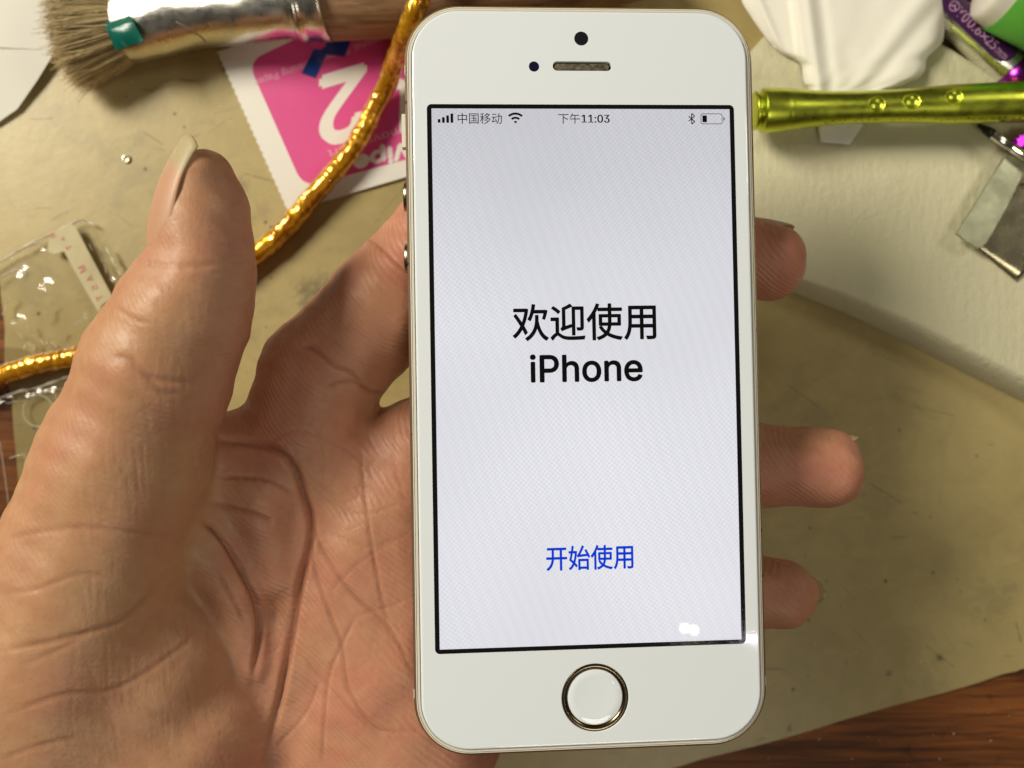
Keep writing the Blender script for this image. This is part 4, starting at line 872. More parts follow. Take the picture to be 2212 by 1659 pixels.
# fingers, each its own chain
for chain in (
        ((668, 905, 47.5, 11.0), (690, 815, 48, 10.9), (825, 668, 47.5, 10.4), (985, 478, 44, 9.4), (1300, 490, 41, 8.3), (1655, 566, 43.5, 7.4)),
        ((915, 985, 44.5, 11.0), (1250, 985, 42, 9.6), (1560, 1004, 40.5, 8.4), (1782, 1010, 41.5, 7.5)),
        ((985, 1170, 42.5, 11.5), (1280, 1225, 41, 9.2), (1500, 1258, 40, 7.9), (1690, 1283, 40.5, 6.4)),
        ((960, 1460, 42, 12.0), (1190, 1470, 41, 8.4), (1340, 1462, 42, 7.2), (1450, 1455, 43, 6.2))):
    fg = Field()
    for (ax, ay, az, ra), (bx, by, bz, rb) in zip(chain[:-1], chain[1:]):
        fg.cone(W(ax, ay, az), W(bx, by, bz), ra, rb, 2.5)
    merge_fields(palm, fg, 2.2)
# soft pads
th = Field()
th.cone(W(95, 1560, 55), W(268, 1010, 64), 21, 13.2, 6)
th.cone(W(268, 1010, 64), W(345, 790, 68), 13.2, 11.0, 5)
th.cone(W(345, 790, 68), W(396, 674, 70), 11.0, 9.9, 5)
th.cone(W(396, 674, 70), W(428, 590, 71), 9.9, 7.6, 3)
th.cone(W(428, 590, 71), W(445, 520, 71.2), 7.6, 6.4, 3)
th.cone(W(445, 520, 71.2), W(449, 455, 71.5), 6.4, 5.6, 4)
th.cone(W(449, 455, 71.5), W(440, 383, 72), 5.6, 4.2, 4)
th.ell(W(460, 590, 70), (5.8, 13, 8), 4, 0.05)
th.cone(W(424, 600, 73.0), W(423, 490, 74.2), 4.7, 4.2, 3)
th.cone(W(423, 490, 74.2), W(423, 378, 75.3), 4.2, 3.2, 3)
th.ell(W(330, 830, 68.5), (11, 9, 9.5), 4, 0)                # joint fold
th.cone(W(60, 1500, 52), W(330, 1420, 53), 24, 16, 8)        # ball of the thumb
th.cone(W(-60, 1700, 48), W(330, 1640, 50), 26, 20, 8)
th.cone(W(200, 1500, 52), W(440, 1560, 50), 18, 14, 8)
merge_fields(palm, th, 3.0)
# folds of skin in the web between thumb and palm
wb = Field()
wb.cone(W(400, 1010, 54), W(560, 1065, 53), 8.5, 7.0, 4)
wb.cone(W(560, 1065, 53), W(600, 1230, 52), 7.5, 5.5, 4)
wb.cone(W(400, 1120, 57), W(505, 1270, 55), 8.0, 5.0, 3)
wb.cone(W(505, 1270, 55), W(545, 1420, 53), 5.0, 5.0, 3)
wb.cone(W(380, 1000, 52), W(560, 960, 50), 8, 7, 4)
merge_fields(palm, wb, 2.2)
D = palm.d
for ax_ in range(3):                                          # close the skin where the wrist leaves the sculpt
    sl_ = [slice(None)] * 3
    for e_ in (0, 1, -1, -2):
        sl_[ax_] = e_
        D[tuple(sl_)] = 2.0


def surface_nets(d):
    s = d < 0
    n = np.array(d.shape) - 1
    cnt = np.zeros(n, np.uint8)
    for i in (0, 1):
        for j in (0, 1):
            for k in (0, 1):
                cnt += s[i:i + n[0], j:j + n[1], k:k + n[2]]
    cells = np.argwhere((cnt > 0) & (cnt < 8))
    idx = -np.ones(n, np.int32)
    idx[tuple(cells.T)] = np.arange(len(cells))
    acc = np.zeros((len(cells), 3)); num = np.zeros(len(cells))
    cor = [(i, j, k) for i in (0, 1) for j in (0, 1) for k in (0, 1)]
    for a in cor:
        for b in cor:
            if sum(abs(x - y) for x, y in zip(a, b)) != 1 or a > b:
                continue
            da = d[tuple((cells + a).T)]; db = d[tuple((cells + b).T)]
            m = (da < 0) != (db < 0)
            t = np.where(m, da / np.where(m, da - db, 1), 0)
            p = np.array(a) + t[:, None] * (np.array(b) - np.array(a))
            acc += np.where(m[:, None], p, 0); num += m
    V = cells + acc / num[:, None]
    Q = []
    for ax in range(3):
        o1, o2 = [(1, 2), (2, 0), (0, 1)][ax]
        sl0 = [slice(None)] * 3; sl1 = [slice(None)] * 3
        sl0[ax] = slice(0, -1); sl1[ax] = slice(1, None)
        a, b = s[tuple(sl0)], s[tuple(sl1)]
        e = np.argwhere(a != b)
        ok = (e[:, o1] > 0) & (e[:, o2] > 0) & (e[:, o1] < n[o1]) & (e[:, o2] < n[o2])
        e = e[ok]
        u = np.zeros(3, int); u[o1] = 1
        v = np.zeros(3, int); v[o2] = 1
        q = np.stack([idx[tuple((e - u - v).T)], idx[tuple((e - v).T)], idx[tuple(e.T)], idx[tuple((e - u).T)]], 1)
        flip = ~a[tuple(e.T)]
        q[flip] = q[flip][:, ::-1]
        Q.append(q)
    return V, np.concatenate(Q)


HV, HQ = surface_nets(D)
HV = lo + HV * VX
del D, palm, th, wb, fg


def lap(V, Q, it, lam=0.5):
    for _ in range(it):
        acc = np.zeros_like(V); num = np.zeros(len(V))
        for i in range(4):
            a, b = Q[:, i], Q[:, (i + 1) % 4]
            for x, y in ((a, b), (b, a)):
                for c in range(3):
                    acc[:, c] += np.bincount(x, V[y, c], len(V))
                num += np.bincount(x, minlength=len(V))
        V = V + lam * (acc / np.maximum(num, 1)[:, None] - V) * (num > 0)[:, None]
    return V


def vnormals(V, Q):
    n = np.cross(V[Q[:, 2]] - V[Q[:, 0]], V[Q[:, 3]] - V[Q[:, 1]])
    N = np.zeros_like(V)
    for i in range(4):
        for c in range(3):
            N[:, c] += np.bincount(Q[:, i], n[:, c], len(V))
    return N / (np.linalg.norm(N, axis=1)[:, None] + 1e-9)


HV = lap(HV, HQ, 4)
# gentle lumps of flesh
N = vnormals(HV, HQ)
x, y, z = HV.T
lump = 0.25 * np.sin(x * .31 + 1.3 * np.sin(y * .17)) * np.sin(y * .27 + 1 + np.sin(z * .2)) + 0.12 * np.sin(x * .7 + y * .45) * np.sin(y * .8 - z * .5)
HV = HV + N * lump[:, None]

# skin creases, listed as they run over the palm (photo pixels), depth and half-width in mm
CREASES = [
    # main fold round the ball of the thumb
    ([(450, 948), (571, 963), (628, 1001), (660, 1075), (671, 1150), (643, 1285), (628, 1371), (604, 1511), (570, 1640)], 1.5, 0.75),
    ([(436, 1126), (470, 1150), (508, 1208), (551, 1294), (561, 1362), (545, 1480)], 1.3, 0.7),
    ([(460, 1030), (571, 1035), (643, 1073)], .55, .5),
    ([(450, 1088), (537, 1107), (590, 1130)], .6, .5),
    ([(470, 1237), (500, 1290), (530, 1345)], .5, .5),
    # long lines of the palm
    ([(671, 1090), (686, 1170), (753, 1275), (840, 1357), (892, 1453)], .55, .42),
    ([(778, 960), (784, 1030), (796, 1131), (825, 1294), (844, 1362)], .40, .38),
    ([(664, 1150), (676, 1220), (700, 1294), (736, 1386), (745, 1450), (758, 1501), (811, 1573), (900, 1580)], .5, .40),
    ([(772, 1323), (739, 1390), (710, 1463), (700, 1559), (696, 1665)], .40, .36),
    ([(652, 1415), (691, 1463), (777, 1554), (830, 1600)], .32, .36),
    ([(691, 1463), (660, 1540), (590, 1620)], .30, .36),
    ([(571, 963), (640, 930), (720, 960), (800, 1010)], .22, .36),
    ([(640, 1020), (720, 1090), (790, 1110), (880, 1080)], .18, .34),
    ([(700, 1294), (760, 1230), (830, 1180), (885, 1150)], .18, .34),
    ([(846, 905), (852, 1000), (880, 1100)], .22, .34),
    ([(690, 900), (700, 1000), (690, 1080)], .16, .34),
    ([(620, 940), (660, 1020), (740, 1080)], .20, .34),
    ([(850, 1160), (800, 1180), (700, 1150)], .18, .34),
    ([(885, 1290), (840, 1310), (770, 1330)], .18, .34),
    # finger base and middle-joint creases
    ([(650, 745), (676, 752), (717, 787), (755, 803), (799, 844)], .65, .45),
    ([(700, 838), (730, 828), (765, 826), (799, 844), (840, 850)], .55, .42),
    ([(790, 515), (812, 526), (845, 555), (885, 592)], .45, .42),
    ([(640, 700), (720, 740), (800, 800)], .14, .32),
    ([(750, 640), (800, 690), (850, 760)], .12, .32),
    # thumb: joint folds and the rows of lines over its base
    ([(240, 770), (279, 777), (318, 812), (365, 822), (445, 830)], .38, .65),
    ([(300, 566), (380, 575), (476, 571)], .25, .55),
    ([(310, 800), (350, 845), (400, 850)], .25, .5),
    ([(20, 1165), (42, 1157), (169, 1140), (296, 1152), (400, 1160)], .20, .55),
    ([(0, 1283), (85, 1271), (169, 1241), (237, 1250)], .22, .5),
    ([(0, 1406), (114, 1385), (211, 1360), (270, 1334), (351, 1254)], .36, .55),
    ([(40, 1440), (114, 1410), (190, 1372)], .2, .5),
    ([(0, 1550), (127, 1503), (254, 1486), (380, 1406), (425, 1364)], .28, .5),
    ([(0, 1640), (90, 1610), (180, 1590)], .25, .48),
    ([(245, 660), (290, 690), (330, 700)], .25, .5),
]


for i in range(150):
    cx_, cy_ = rng.uniform(460, 900), rng.uniform(640, 1650)
    an_ = rng.choice([-1.1, -.5, .5, 1.2]) + rng.normal() * .25
    ln_ = rng.uniform(18, 60)
    dx_, dy_ = ln_ * math.cos(an_), ln_ * math.sin(an_)
    CREASES.append(([(cx_ - dx_, cy_ - dy_), (cx_ + rng.normal() * 4, cy_ + rng.normal() * 4), (cx_ + dx_, cy_ + dy_)], rng.uniform(.04, .11), .22))
for i in range(90):
    cx_, cy_ = rng.uniform(150, 460), rng.uniform(700, 1600)
    an_ = 1.45 + rng.normal() * .12
    ln_ = rng.uniform(25, 90)
    dx_, dy_ = ln_ * math.cos(an_), ln_ * math.sin(an_)
    CREASES.append(([(cx_ + dx_ * -1, cy_ - dy_), (cx_ + rng.normal() * 3, cy_), (cx_ + dx_, cy_ + dy_)], rng.uniform(.03, .075), .28))


def project(V):
    s = FPX / (H - V[:, 2])
    return np.stack([1106 + V[:, 0] * s, 829.6 - V[:, 1] * s], 1), s


N = vnormals(HV, HQ)
px, s = project(HV)
cr = np.zeros(len(HV)); tint = np.zeros(len(HV))
front_ok = N[:, 2] > 0.05
for pts, dep, hw in CREASES:
    hw = max(.22, hw * .78)
    pl = np.array(catmull(pts, 8))
    lim = 4 * hw * 14
    cand = np.where(front_ok & (px[:, 0] > pl[:, 0].min() - lim) & (px[:, 0] < pl[:, 0].max() + lim) & (px[:, 1] > pl[:, 1].min() - lim) & (px[:, 1] < pl[:, 1].max() + lim))[0]
    if not len(cand):
        continue
    q = px[cand]
    best = np.full(len(cand), 1e9); fade = np.zeros(len(cand))
    L = len(pl) - 1
    for i in range(L):
        a, b = pl[i], pl[i + 1]
        ab = b - a
        t = np.clip(((q - a) @ ab) / (ab @ ab + 1e-9), 0, 1)
        dd = np.linalg.norm(q - a - t[:, None] * ab, axis=1)
        m = dd < best
        best[m] = dd[m]
        fade[m] = ((i + t[m]) / L)
    w_ = best / s[cand]
    en = np.clip(np.minimum(fade, 1 - fade) * 7, 0.15, 1)
    g = np.exp(-(w_ / hw) ** 2) * en
    lip = 0.08 * np.exp(-((w_ - 2.2 * hw) / (1.1 * hw)) ** 2) * en
    dep2 = dep * (.62 if dep < .6 else .85)
    cr[cand] += -dep2 * g + dep2 * lip
    tint[cand] = np.maximum(tint[cand], g * min(1, dep / .6))
HV = HV + N * np.clip(cr, -1.7, .5)[:, None]
HV = lap(HV, HQ, 1, 0.2)

# keep the flesh clear of the phone: press whatever would enter its back or side flat against it
pm = np.array(PROT); pc = np.array([12.395, 1.4985, H - 141.744])
loc = (HV - pc) @ pm
inside = (np.abs(loc[:, 0]) < HX + .1) & (np.abs(loc[:, 1]) < HY + .1) & (loc[:, 2] > -7.75) & (loc[:, 2] < 3)
toside = inside & (loc[:, 0] < -HX + 3.0) & (loc[:, 2] > -6.0)
loc[toside, 0] = -HX - .1
loc[inside & ~toside, 2] = -7.75
HV = loc @ pm.T + pc

# palmar skin is pinker than the side of the thumb
pq, _ = project(HV)
palmar = np.clip((pq[:, 0] - 400) / 160, 0, 1)
palmar = np.maximum(palmar, 0.55 * np.exp(-(((pq[:, 0] - 470) / 70) ** 2 + ((pq[:, 1] - 640) / 150) ** 2)))

hand = empty('hand', tuple(P(500, 1500, 25)))
tag(hand, 'bare open left hand with a long thumbnail, holding up the white phone', 'hand')
hc = np.array(P(500, 1500, 25))
me = bpy.data.meshes.new('skin')
me.vertices.add(len(HV)); me.vertices.foreach_set('co', ((HV - hc) * U).astype(np.float32).ravel())
me.loops.add(HQ.size); me.loops.foreach_set('vertex_index', HQ.astype(np.int32).ravel())
me.polygons.add(len(HQ)); me.polygons.foreach_set('loop_start', np.arange(0, HQ.size, 4, dtype=np.int32))
me.update(calc_edges=True)
me.validate()
for nm, arr in (('crease', tint), ('palmar', palmar)):
    at = me.attributes.new(nm, 'FLOAT', 'POINT')
    at.data.foreach_set('value', arr.astype(np.float32))
me.shade_smooth()
me.materials.append(M['skin'])
sk = bpy.data.objects.new('skin', me)
COL.objects.link(sk)
sk.parent = hand


def mat_nail():
    n = NT('nail')
    c = n.coords()
    a = n.n('Attribute'); a.attribute_name = 'free'
    col = n.mix(a.outputs['Fac'], (0.56, 0.305, 0.185), (0.58, 0.49, 0.28))
    n.l(n.ramp(a.outputs['Fac'], [(0, (1, 1, 1)), (1, (.75,) * 3)]), n.b.inputs['Alpha'])
    n.l(col, n.b.inputs['Base Color'])
    n.set(Roughness=0.45)
    n.b.inputs['Subsurface Weight'].default_value = 0.3
    n.b.inputs['Subsurface Radius'].default_value = (1, .5, .3)
    n.b.inputs['Subsurface Scale'].default_value = 0.001
    n.bump(n.noise(n.coords((700, 60, 700)), 1, 2), 0.12, 0.0001)
    return n.m


M['nail'] = mat_nail()


def nail(base, tip, normal, width, radius, free_from, lift=0.0, taper=0.72, bow_mm=0.3, round_tip=0.0):
    """curved nail plate from its root to its free edge"""
    base, tip = Vector(base), Vector(tip)
    ax = (tip - base)
    L = ax.length
    ax.normalize()
    nr = (Vector(normal) - ax * Vector(normal).dot(ax)).normalized()
    sd = ax.cross(nr)
    V, F, fr = [], [], []
    nu, nv = 22, 14
    for side in (0, 1):
        for i in range(nu + 1):
            u = i / nu
            wd = width * (1 - (1 - taper) * max(0, (u - .35) / .65) ** 1.6) * (min(1, u / .12) ** .5 * .35 + .65)
            if round_tip and u > 1 - round_tip:
                wd *= max(.25, math.sqrt(max(0, 1 - ((u - 1 + round_tip) / round_tip) ** 2 * .94)))
            for j in range(nv + 1):
                v = j / nv * 2 - 1
                ang = v * wd / 2 / radius
                end = (1 - .07 * v ** 4) if u > .5 else 1
                uu = u * L * (1 - (1 - end) * max(0, (u - .5) * 2)) - (.10 * L * v * v * (1 - u) * -1)
                bow = bow_mm * 4 * u * (1 - u)
                p = base + ax * uu + sd * (radius * math.sin(ang)) + nr * (radius * math.cos(ang) - radius + bow - side * 0.28 + lift)
                V.append(p - Vector(hc))
                fr.append(1 / (1 + math.exp(-(u - free_from - .05 * (1 - v * v)) * 40)))
    m = (nu + 1) * (nv + 1)
    for sgn, o in ((1, 0), (-1, m)):
        for i in range(nu):
            for j in range(nv):
                q = (o + i * (nv + 1) + j, o + i * (nv + 1) + j + 1, o + (i + 1) * (nv + 1) + j + 1, o + (i + 1) * (nv + 1) + j)
                F.append(q[::-1] if sgn > 0 else q)
    rim = [j for j in range(nv + 1)] + [i * (nv + 1) + nv for i in range(1, nu + 1)] + [nu * (nv + 1) + j for j in range(nv - 1, -1, -1)] + [i * (nv + 1) for i in range(nu - 1, 0, -1)]
    for a, b in zip(rim, rim[1:] + rim[:1]):
        F.append((a, b, b + m, a + m))
    o = mesh('fingernail', V, F, M['nail'], hand, True)
    at = o.data.attributes.new('free', 'FLOAT', 'POINT')
    at.data.foreach_set('value', np.array(fr, np.float32))
    return o


nail(P(318, 592, 74.0), P(398, 290, 75.2), (-0.90, -0.1, 0.44), 12.2, 7.0, .74, taper=.80, bow_mm=1.9)['label'] = 'long thumbnail with a yellowish free edge'
nail(P(1585, 467, 42.5), P(1716, 490, 44), (0.05, 1, -0.12), 10.5, 5.7, .70, round_tip=.4)
nail(P(1740, 925, 41), P(1858, 946, 41.5), (0.05, 1, -0.15), 10.5, 5.7, .76, round_tip=.4)
nail(P(1690, 1258, 36.5), P(1784, 1284, 39.5), (0.55, 0.25, -0.78), 9.6, 5.8, .45, round_tip=.3)


# ---------------------------------------------------------------- things on the table
def outline(pts, z):
    return [(p.x, p.y) for p in (P(a, b, z) for a, b in pts)]


def smooth_outline(pts, z, n=6):
    return outline([tuple(q) for q in catmull(list(pts), n)], z)


# --- white folded paper, top left
M['paper'] = NT('white_paper')
_n = M['paper']
_c = _n.coords()
_n.set(Base_Color=(0.73, 0.71, 0.64), Roughness=0.75)
_n.bump(_n.noise(_c, 180, 4), 0.12, 0.0003)
M['paper'] = _n.m
# two leaves meeting in a fold line; the right edge lifts off the mat
za, zb, zc = 3.6, 4.4, 2.4
top = [P(-420, -300, 9), P(150, -300, 9), P(124, 60, za), P(119, 108, za)]
A = [P(-420, -300, 5), P(160, -300, 5), P(131, 20, za), P(121, 108, za), P(-60, 100, zb), P(-420, 95, zb)]
B = [P(-420, 95, zb), P(-60, 100, zb), P(121, 108, za), P(80, 174, 3.0), P(37, 236, zc), P(0, 263, 2.2), P(-60, 300, 2.2), P(-420, 420, 2.2)]
V = A + B
V2 = [Vector((p.x, p.y, p.z - 0.35)) for p in V]
na, nb = len(A), len(B)
F = [tuple(range(na - 1, -1, -1)), tuple(range(na + nb - 1, na - 1, -1)), tuple(range(na + nb, na + nb + na)), tuple(range(na + nb + na, 2 * (na + nb)))]
t = na + nb
for a, b in [(i, (i + 1) % na) for i in range(na)] + [(na + i, na + (i + 1) % nb) for i in range(nb)]:
    F.append((a, b, b + t, a + t))
pp_ = mesh('paper_sheet', V, F, M['paper'])
shift(pp_)
tag(pp_, 'white folded paper sheet in the top left corner, behind the brush bristles', 'paper')

# --- wet-wipe packet
M['packet'] = NT('packet_white')
_n = M['packet']
_n.set(Base_Color=(0.80, 0.775, 0.71), Roughness=0.42)
_n.bump(_n.noise(_n.coords((60, 300, 60), (0, 0, -.3)), 1.0, 3), 0.2, 0.0005)
M['packet'] = _n.m


def mat_pink():
    n = NT('pink_print')
    c = n.coords()
    col = n.ramp(n.noise(c, 30, 2), [(0.3, (0.66, 0.055, 0.25)), (0.7, (0.72, 0.075, 0.285))])
    n.l(col, n.b.inputs['Base Color'])
    n.set(Roughness=0.40)
    n.bump(n.noise(n.coords((60, 300, 60), (0, 0, -.3)), 1.0, 3), 0.15, 0.0005)
    return n.m


M['pink'] = mat_pink()
M['packet_text'] = simple('packet_lettering', (0.80, 0.76, 0.70), 0.45)
M['packet_text_pale'] = simple('packet_small_lettering', (0.78, 0.40, 0.52), 0.45)
PZ = 2.0
c0, c1, c2, c3 = (np.array(q, float) for q in ((468, 112), (622, 458), (1010, 344), (900, -30)))
ser = []
nser = 46
for i in range(nser + 1):                                      # pinked (serrated) left edge
    t = i / nser
    q = c0 + (c1 - c0) * t
    ser.append((q[0] + (2.2 if i % 2 else -1.2), q[1]))
pk = empty('wipe_packet', tuple(P(700, 250, MZ)))
tag(pk, 'white and pink wipe packet lying upside down under the amber cable', 'wipe packet')
PKO = P(700, 250, MZ)


def rel(o, base, parent):
    """move a mesh made in world millimetres under a parent standing at base"""
    me = o.data
    n = len(me.vertices)
    a = np.empty(n * 3, np.float32)
    me.vertices.foreach_get('co', a)
    a = a.reshape(-1, 3) - np.array(base, np.float32) * U
    me.vertices.foreach_set('co', a.ravel())
    me.update()
    o.parent = parent
    return o


rel(slab('packet_body', outline(ser + [tuple(c2), tuple(c3)], PZ), MZ + .05, PZ, M['packet'], bevel=0.12), PKO, pk)
# printed pink panel with rounded corners, in the packet's own oblique frame
ex = np.array((c2 - c1)) / np.linalg.norm(c2 - c1)
pan = []
corner = [(655, 405), (960, 322), (860, -20), (535, 133)]
cc = [np.array(q, float) for q in corner]
for i in range(4):
    p0, p1, p2 = cc[i - 1], cc[i], cc[(i + 1) % 4]
    a = p1 + (p0 - p1) / np.linalg.norm(p0 - p1) * 38
    b = p1 + (p2 - p1) / np.linalg.norm(p2 - p1) * 38
    for k in range(9):
        t = k / 8
        pan.append(tuple((1 - t) ** 2 * a + 2 * t * (1 - t) * p1 + t * t * b))
panel = rel(mesh('pink_panel', [P(a, b, PZ + .02) for a, b in pan], [tuple(range(len(pan) - 1, -1, -1))], M['pink']), PKO, pk)
if panel.data.polygons[0].normal.z < 0:
    panel.data.flip_normals()


def decal(name, body, o_px, dir_px, length, height, z, mat, base, parent, sans=True, mirror=False, up_px=None, bold=0.0):
    """lettering lying on a flat thing: starts at o_px, runs along dir_px (photo px)"""
    V, F = text_geo(body, sans)
    d = np.array(dir_px, float); d /= np.linalg.norm(d)
    u = np.array((d[1], -d[0])) if up_px is None else np.array(up_px, float) / np.linalg.norm(up_px)
    parts = []
    for k, (bx, by) in enumerate([(0, 0)] if not bold else [(0, 0), (bold, 0), (-bold, 0), (0, bold), (0, -bold)]):
        pts = []
        for v in V:
            q = np.array(o_px, float) + d * (v[0] * length + bx) + u * (v[1] * height + by)
            pts.append(P(q[0], q[1], z + .001 * k))
        parts.append((pts, F))
    V, F = merge(*parts)
    o = mesh(name, V, F, mat)
    if base is not None:
        rel(o, base, parent)
    return o


TD = (-247, 80)
TD = np.array(TD) / np.linalg.norm(TD)
zt2 = PZ + .03
# upside-down lines, so the reading direction runs to the lower left
decal('lettering', 'Professional Screen Cleaning Paper', (868, 56), (-320, 112), 340, 20, zt2, M['packet_text_pale'], PKO, pk)
decal('lettering', '2', (786, 142), (-90, 27), 94, 148, zt2, M['packet_text'], PKO, pk, bold=7, up_px=(-.02, 1))
decal('lettering', 'Removes dirt', (905, 262), (-200, 64), 208, 17, zt2, M['packet_text_pale'], PKO, pk)
decal('lettering', 'Wipe', (905, 292), (-145, 42), 146, 40, zt2, M['packet_text'], PKO, pk, bold=3.0, up_px=(.1, 1))
decal('lettering', '1', (890, 168), (-30, 9), 34, 110, zt2, M['packet_text'], PKO, pk, bold=5, up_px=(-.02, 1))

M['bluetape'] = NT('blue_tape')
M['bluetape'].set(Base_Color=(0.006, 0.035, 0.22), Roughness=0.25)
M['bluetape'] = M['bluetape'].m
bt = slab('blue_tape', outline([(651, 158), (679, 105), (693, 107), (704, 99), (707, 84), (720, 74), (757, 90), (744, 122), (705, 117), (681, 168)], PZ + .25), PZ + .06, PZ + .2, M['bluetape'])
shift(bt)
tag(bt, 'dark blue bent scrap of tape stuck on the pink packet', 'tape')

# --- paint brush
BZ = 10.5
BA, BB = P(280, 44, 8.0), P(706, -4, 10.6)
BL = (BB - BA).length
M['ferrule'] = mat_metal('ferrule_metal', (0.72, 0.70, 0.64), 0.30, 120, 0.30, 0.0012, (0.35, 1, 1), 0.08)


def mat_bristle():
    n = NT('bristle')
    a = n.n('Attribute'); a.attribute_name = 'tone'
    col = n.ramp(a.outputs['Fac'], [(0.0, (0.16, 0.115, 0.05)), (0.35, (0.47, 0.36, 0.175)), (1.0, (0.72, 0.59, 0.34))])
    n.l(col, n.b.inputs['Base Color'])
    n.set(Roughness=0.55)
    return n.m


M['bristle'] = mat_bristle()
brush = empty('paint_brush', tuple(P(640, 0, MZ)))
BRO = P(640, 0, MZ)
tag(brush, 'worn bristle paint brush with crumpled metal ferrule and wooden handle', 'brush')
prof = [(-1.5, 9.0, 6.4), (-1.2, 9.2, 6.6), (3, 9.0, 6.8), (9, 8.5, 7.3), (16, 7.9, 7.7), (24, 7.7, 8.0), (31, 7.9, 8.3), (37, 8.3, 8.6), (38, 8.9, 9.0), (38.9, 9.1, 9.1), (39.8, 8.6, 8.8), (41.2, 8.7, 8.9), (43, 9.2, 9.3), (44.3, 9.3, 9.4), (44.6, 9.0, 9.0)]
kk = BL / 44.6
# refine the profile so dents can be pressed in
ps = catmull([(a * kk, b, c) for a, b, c in prof], 6)
rings, (bu, bv, bw) = lathe_axis(BA, BB, ps, 72)
for i, r in enumerate(rings):
    for j, p in enumerate(r):
        s_ = ps[i][0]; th_ = 2 * math.pi * j / 72
        dn = 0.42 * math.sin(s_ * .17 + 1.3 * math.sin(th_ * 1.0 + 1)) * math.sin(th_ * 2 + s_ * .11) + 0.07 * math.sin(s_ * .61 + th_ * 3 + 1.4 * math.sin(s_ * .23))
        if s_ > 36 * kk:
            dn = 0.12 * max(0, math.sin(th_ * 40)) if 39.4 * kk < s_ < 41.6 * kk else dn * .15
        cdir = (p - (BA + bu * s_)).normalized()
        r[j] = p - cdir * dn
rel(mesh('ferrule', *loft(rings, cap0=True), M['ferrule'], None, True), BRO, brush)
hprof = [(BL - 1, 8.5), (BL + 1, 8.6), (BL + 10, 9.0), (BL + 22, 9.3), (BL + 40, 8.7), (BL + 58, 7.4), (BL + 70, 6.2), (BL + 73, 5.2), (BL + 74.5, 3.2)]
HA, HB = P(280, 44, 8.0), P(1400, -62, 11)
rings, _ = lathe_axis(HA, HB, catmull(hprof, 5), 56)
rel(mesh('handle', *loft(rings, cap1=True), M['handle'], None, True), BRO, brush)
# bristles: a fanned bundle of single hairs
V, F, tone = [], [], []
for i in range(4200):
    a = rng.uniform(0, 2 * math.pi); r = math.sqrt(rng.uniform(0, 1))
    ca, sa = r * math.cos(a), r * math.sin(a)
    root = BA + bu * 1.0 + bv * (ca * 8.4) + bw * (sa * 5.6)
    L = 16.0 + 1.2 * rng.normal() - 3.2 * max(0, abs(ca) - .55)
    fan_v = ca * 6.0 + rng.normal() * .75 - .3
    fan_w = sa * 3.2 + rng.normal() * .45
    if rng.random() < .035:
        fan_v += rng.normal() * 4; fan_w += abs(rng.normal()) * 2
    cv, cw = rng.normal() * .5, rng.normal() * .4
    t0 = float(np.clip(rng.normal(.58, .24) - (.35 if rng.random() < .12 else 0), 0, 1))
    pts = []
    for k in range(6):
        t = k / 5
        pts.append(root - bu * (L * t) + bv * (fan_v * t + cv * 4 * t * (1 - t)) + bw * (fan_w * t + cw * 4 * t * (1 - t)))
    b0 = len(V)
    for k, p in enumerate(pts):
        rad = 0.105 * (1 - .55 * (k / 5) ** 2)
        for q in range(3):
            an = q * 2.0944
            V.append(p + bv * (rad * math.cos(an)) + bw * (rad * math.sin(an)))
            tone.append(t0)
    for k in range(5):
        for q in range(3):
            q2 = (q + 1) % 3
            F.append((b0 + k * 3 + q, b0 + k * 3 + q2, b0 + k * 3 + 3 + q2, b0 + k * 3 + 3 + q))
br = mesh('bristles', V, F, M['bristle'])
at = br.data.attributes.new('tone', 'FLOAT', 'POINT')
at.data.foreach_set('value', np.array(tone, np.float32))
rel(br, BRO, brush)

# teal tape flag stuck over the end of the ferrule, folded at its top edge
def mat_teal():
    n = NT('teal_tape')
    c = n.coords((300, 300, 300), (0.3, 0.2, 0.5))
    wv = n.n('TexWave'); wv.wave_type = 'RINGS'; wv.inputs['Scale'].default_value = 0.55; wv.inputs['Distortion'].default_value = 1.5
    n.l(c, wv.inputs['Vector'])
    lines = n.ramp(wv.outputs['Fac'], [(0.90, (0, 0, 0)), (0.97, (1, 1, 1))])
    m = n.ramp(n.noise(n.coords(), 120, 1), [(.5, (0, 0, 0)), (.6, (1, 1, 1))])
    col = n.mix(n.math('MULTIPLY', n.math('MULTIPLY', lines, m), .35), (0.006, 0.125, 0.092), (0.10, 0.33, 0.27))
    n.l(col, n.b.inputs['Base Color'])
    n.set(Roughness=0.28)
    return n.m


M['teal'] = mat_teal()
zq = 16.2
q = [P(232, 68, zq - 1.2), P(287, 45, zq), P(310, 89, zq - 1.0), P(250, 109, zq - 3.2)]
fold = [P(224, 49, zq - 2.4), P(279, 31, zq - 1.4)]
N2 = 8
V = []
for i in range(N2 + 1):
    for j in range(N2 + 1):
        u, v = i / N2, j / N2
        p = (q[0] * (1 - u) + q[1] * u) * (1 - v) + (q[3] * (1 - u) + q[2] * u) * v
        p = p + Vector((0, 0, .7 * math.sin(u * math.pi) * math.sin(v * math.pi)))
        V.append(p)
F = [(i * (N2 + 1) + j, (i + 1) * (N2 + 1) + j, (i + 1) * (N2 + 1) + j + 1, i * (N2 + 1) + j + 1) for i in range(N2) for j in range(N2)]
b0 = len(V)
V += fold
F += [(0, b0, b0 + 1, N2 * (N2 + 1))]
Vb = [p - Vector((0, 0, .25)) for p in V]
nV = len(V)
F = F + [tuple(i + nV for i in f[::-1]) for f in F]
rim = [j for j in range(N2 + 1)] + [i * (N2 + 1) + N2 for i in range(1, N2 + 1)] + [N2 * (N2 + 1) + j for j in range(N2 - 1, -1, -1)] + [b0 + 1, b0]
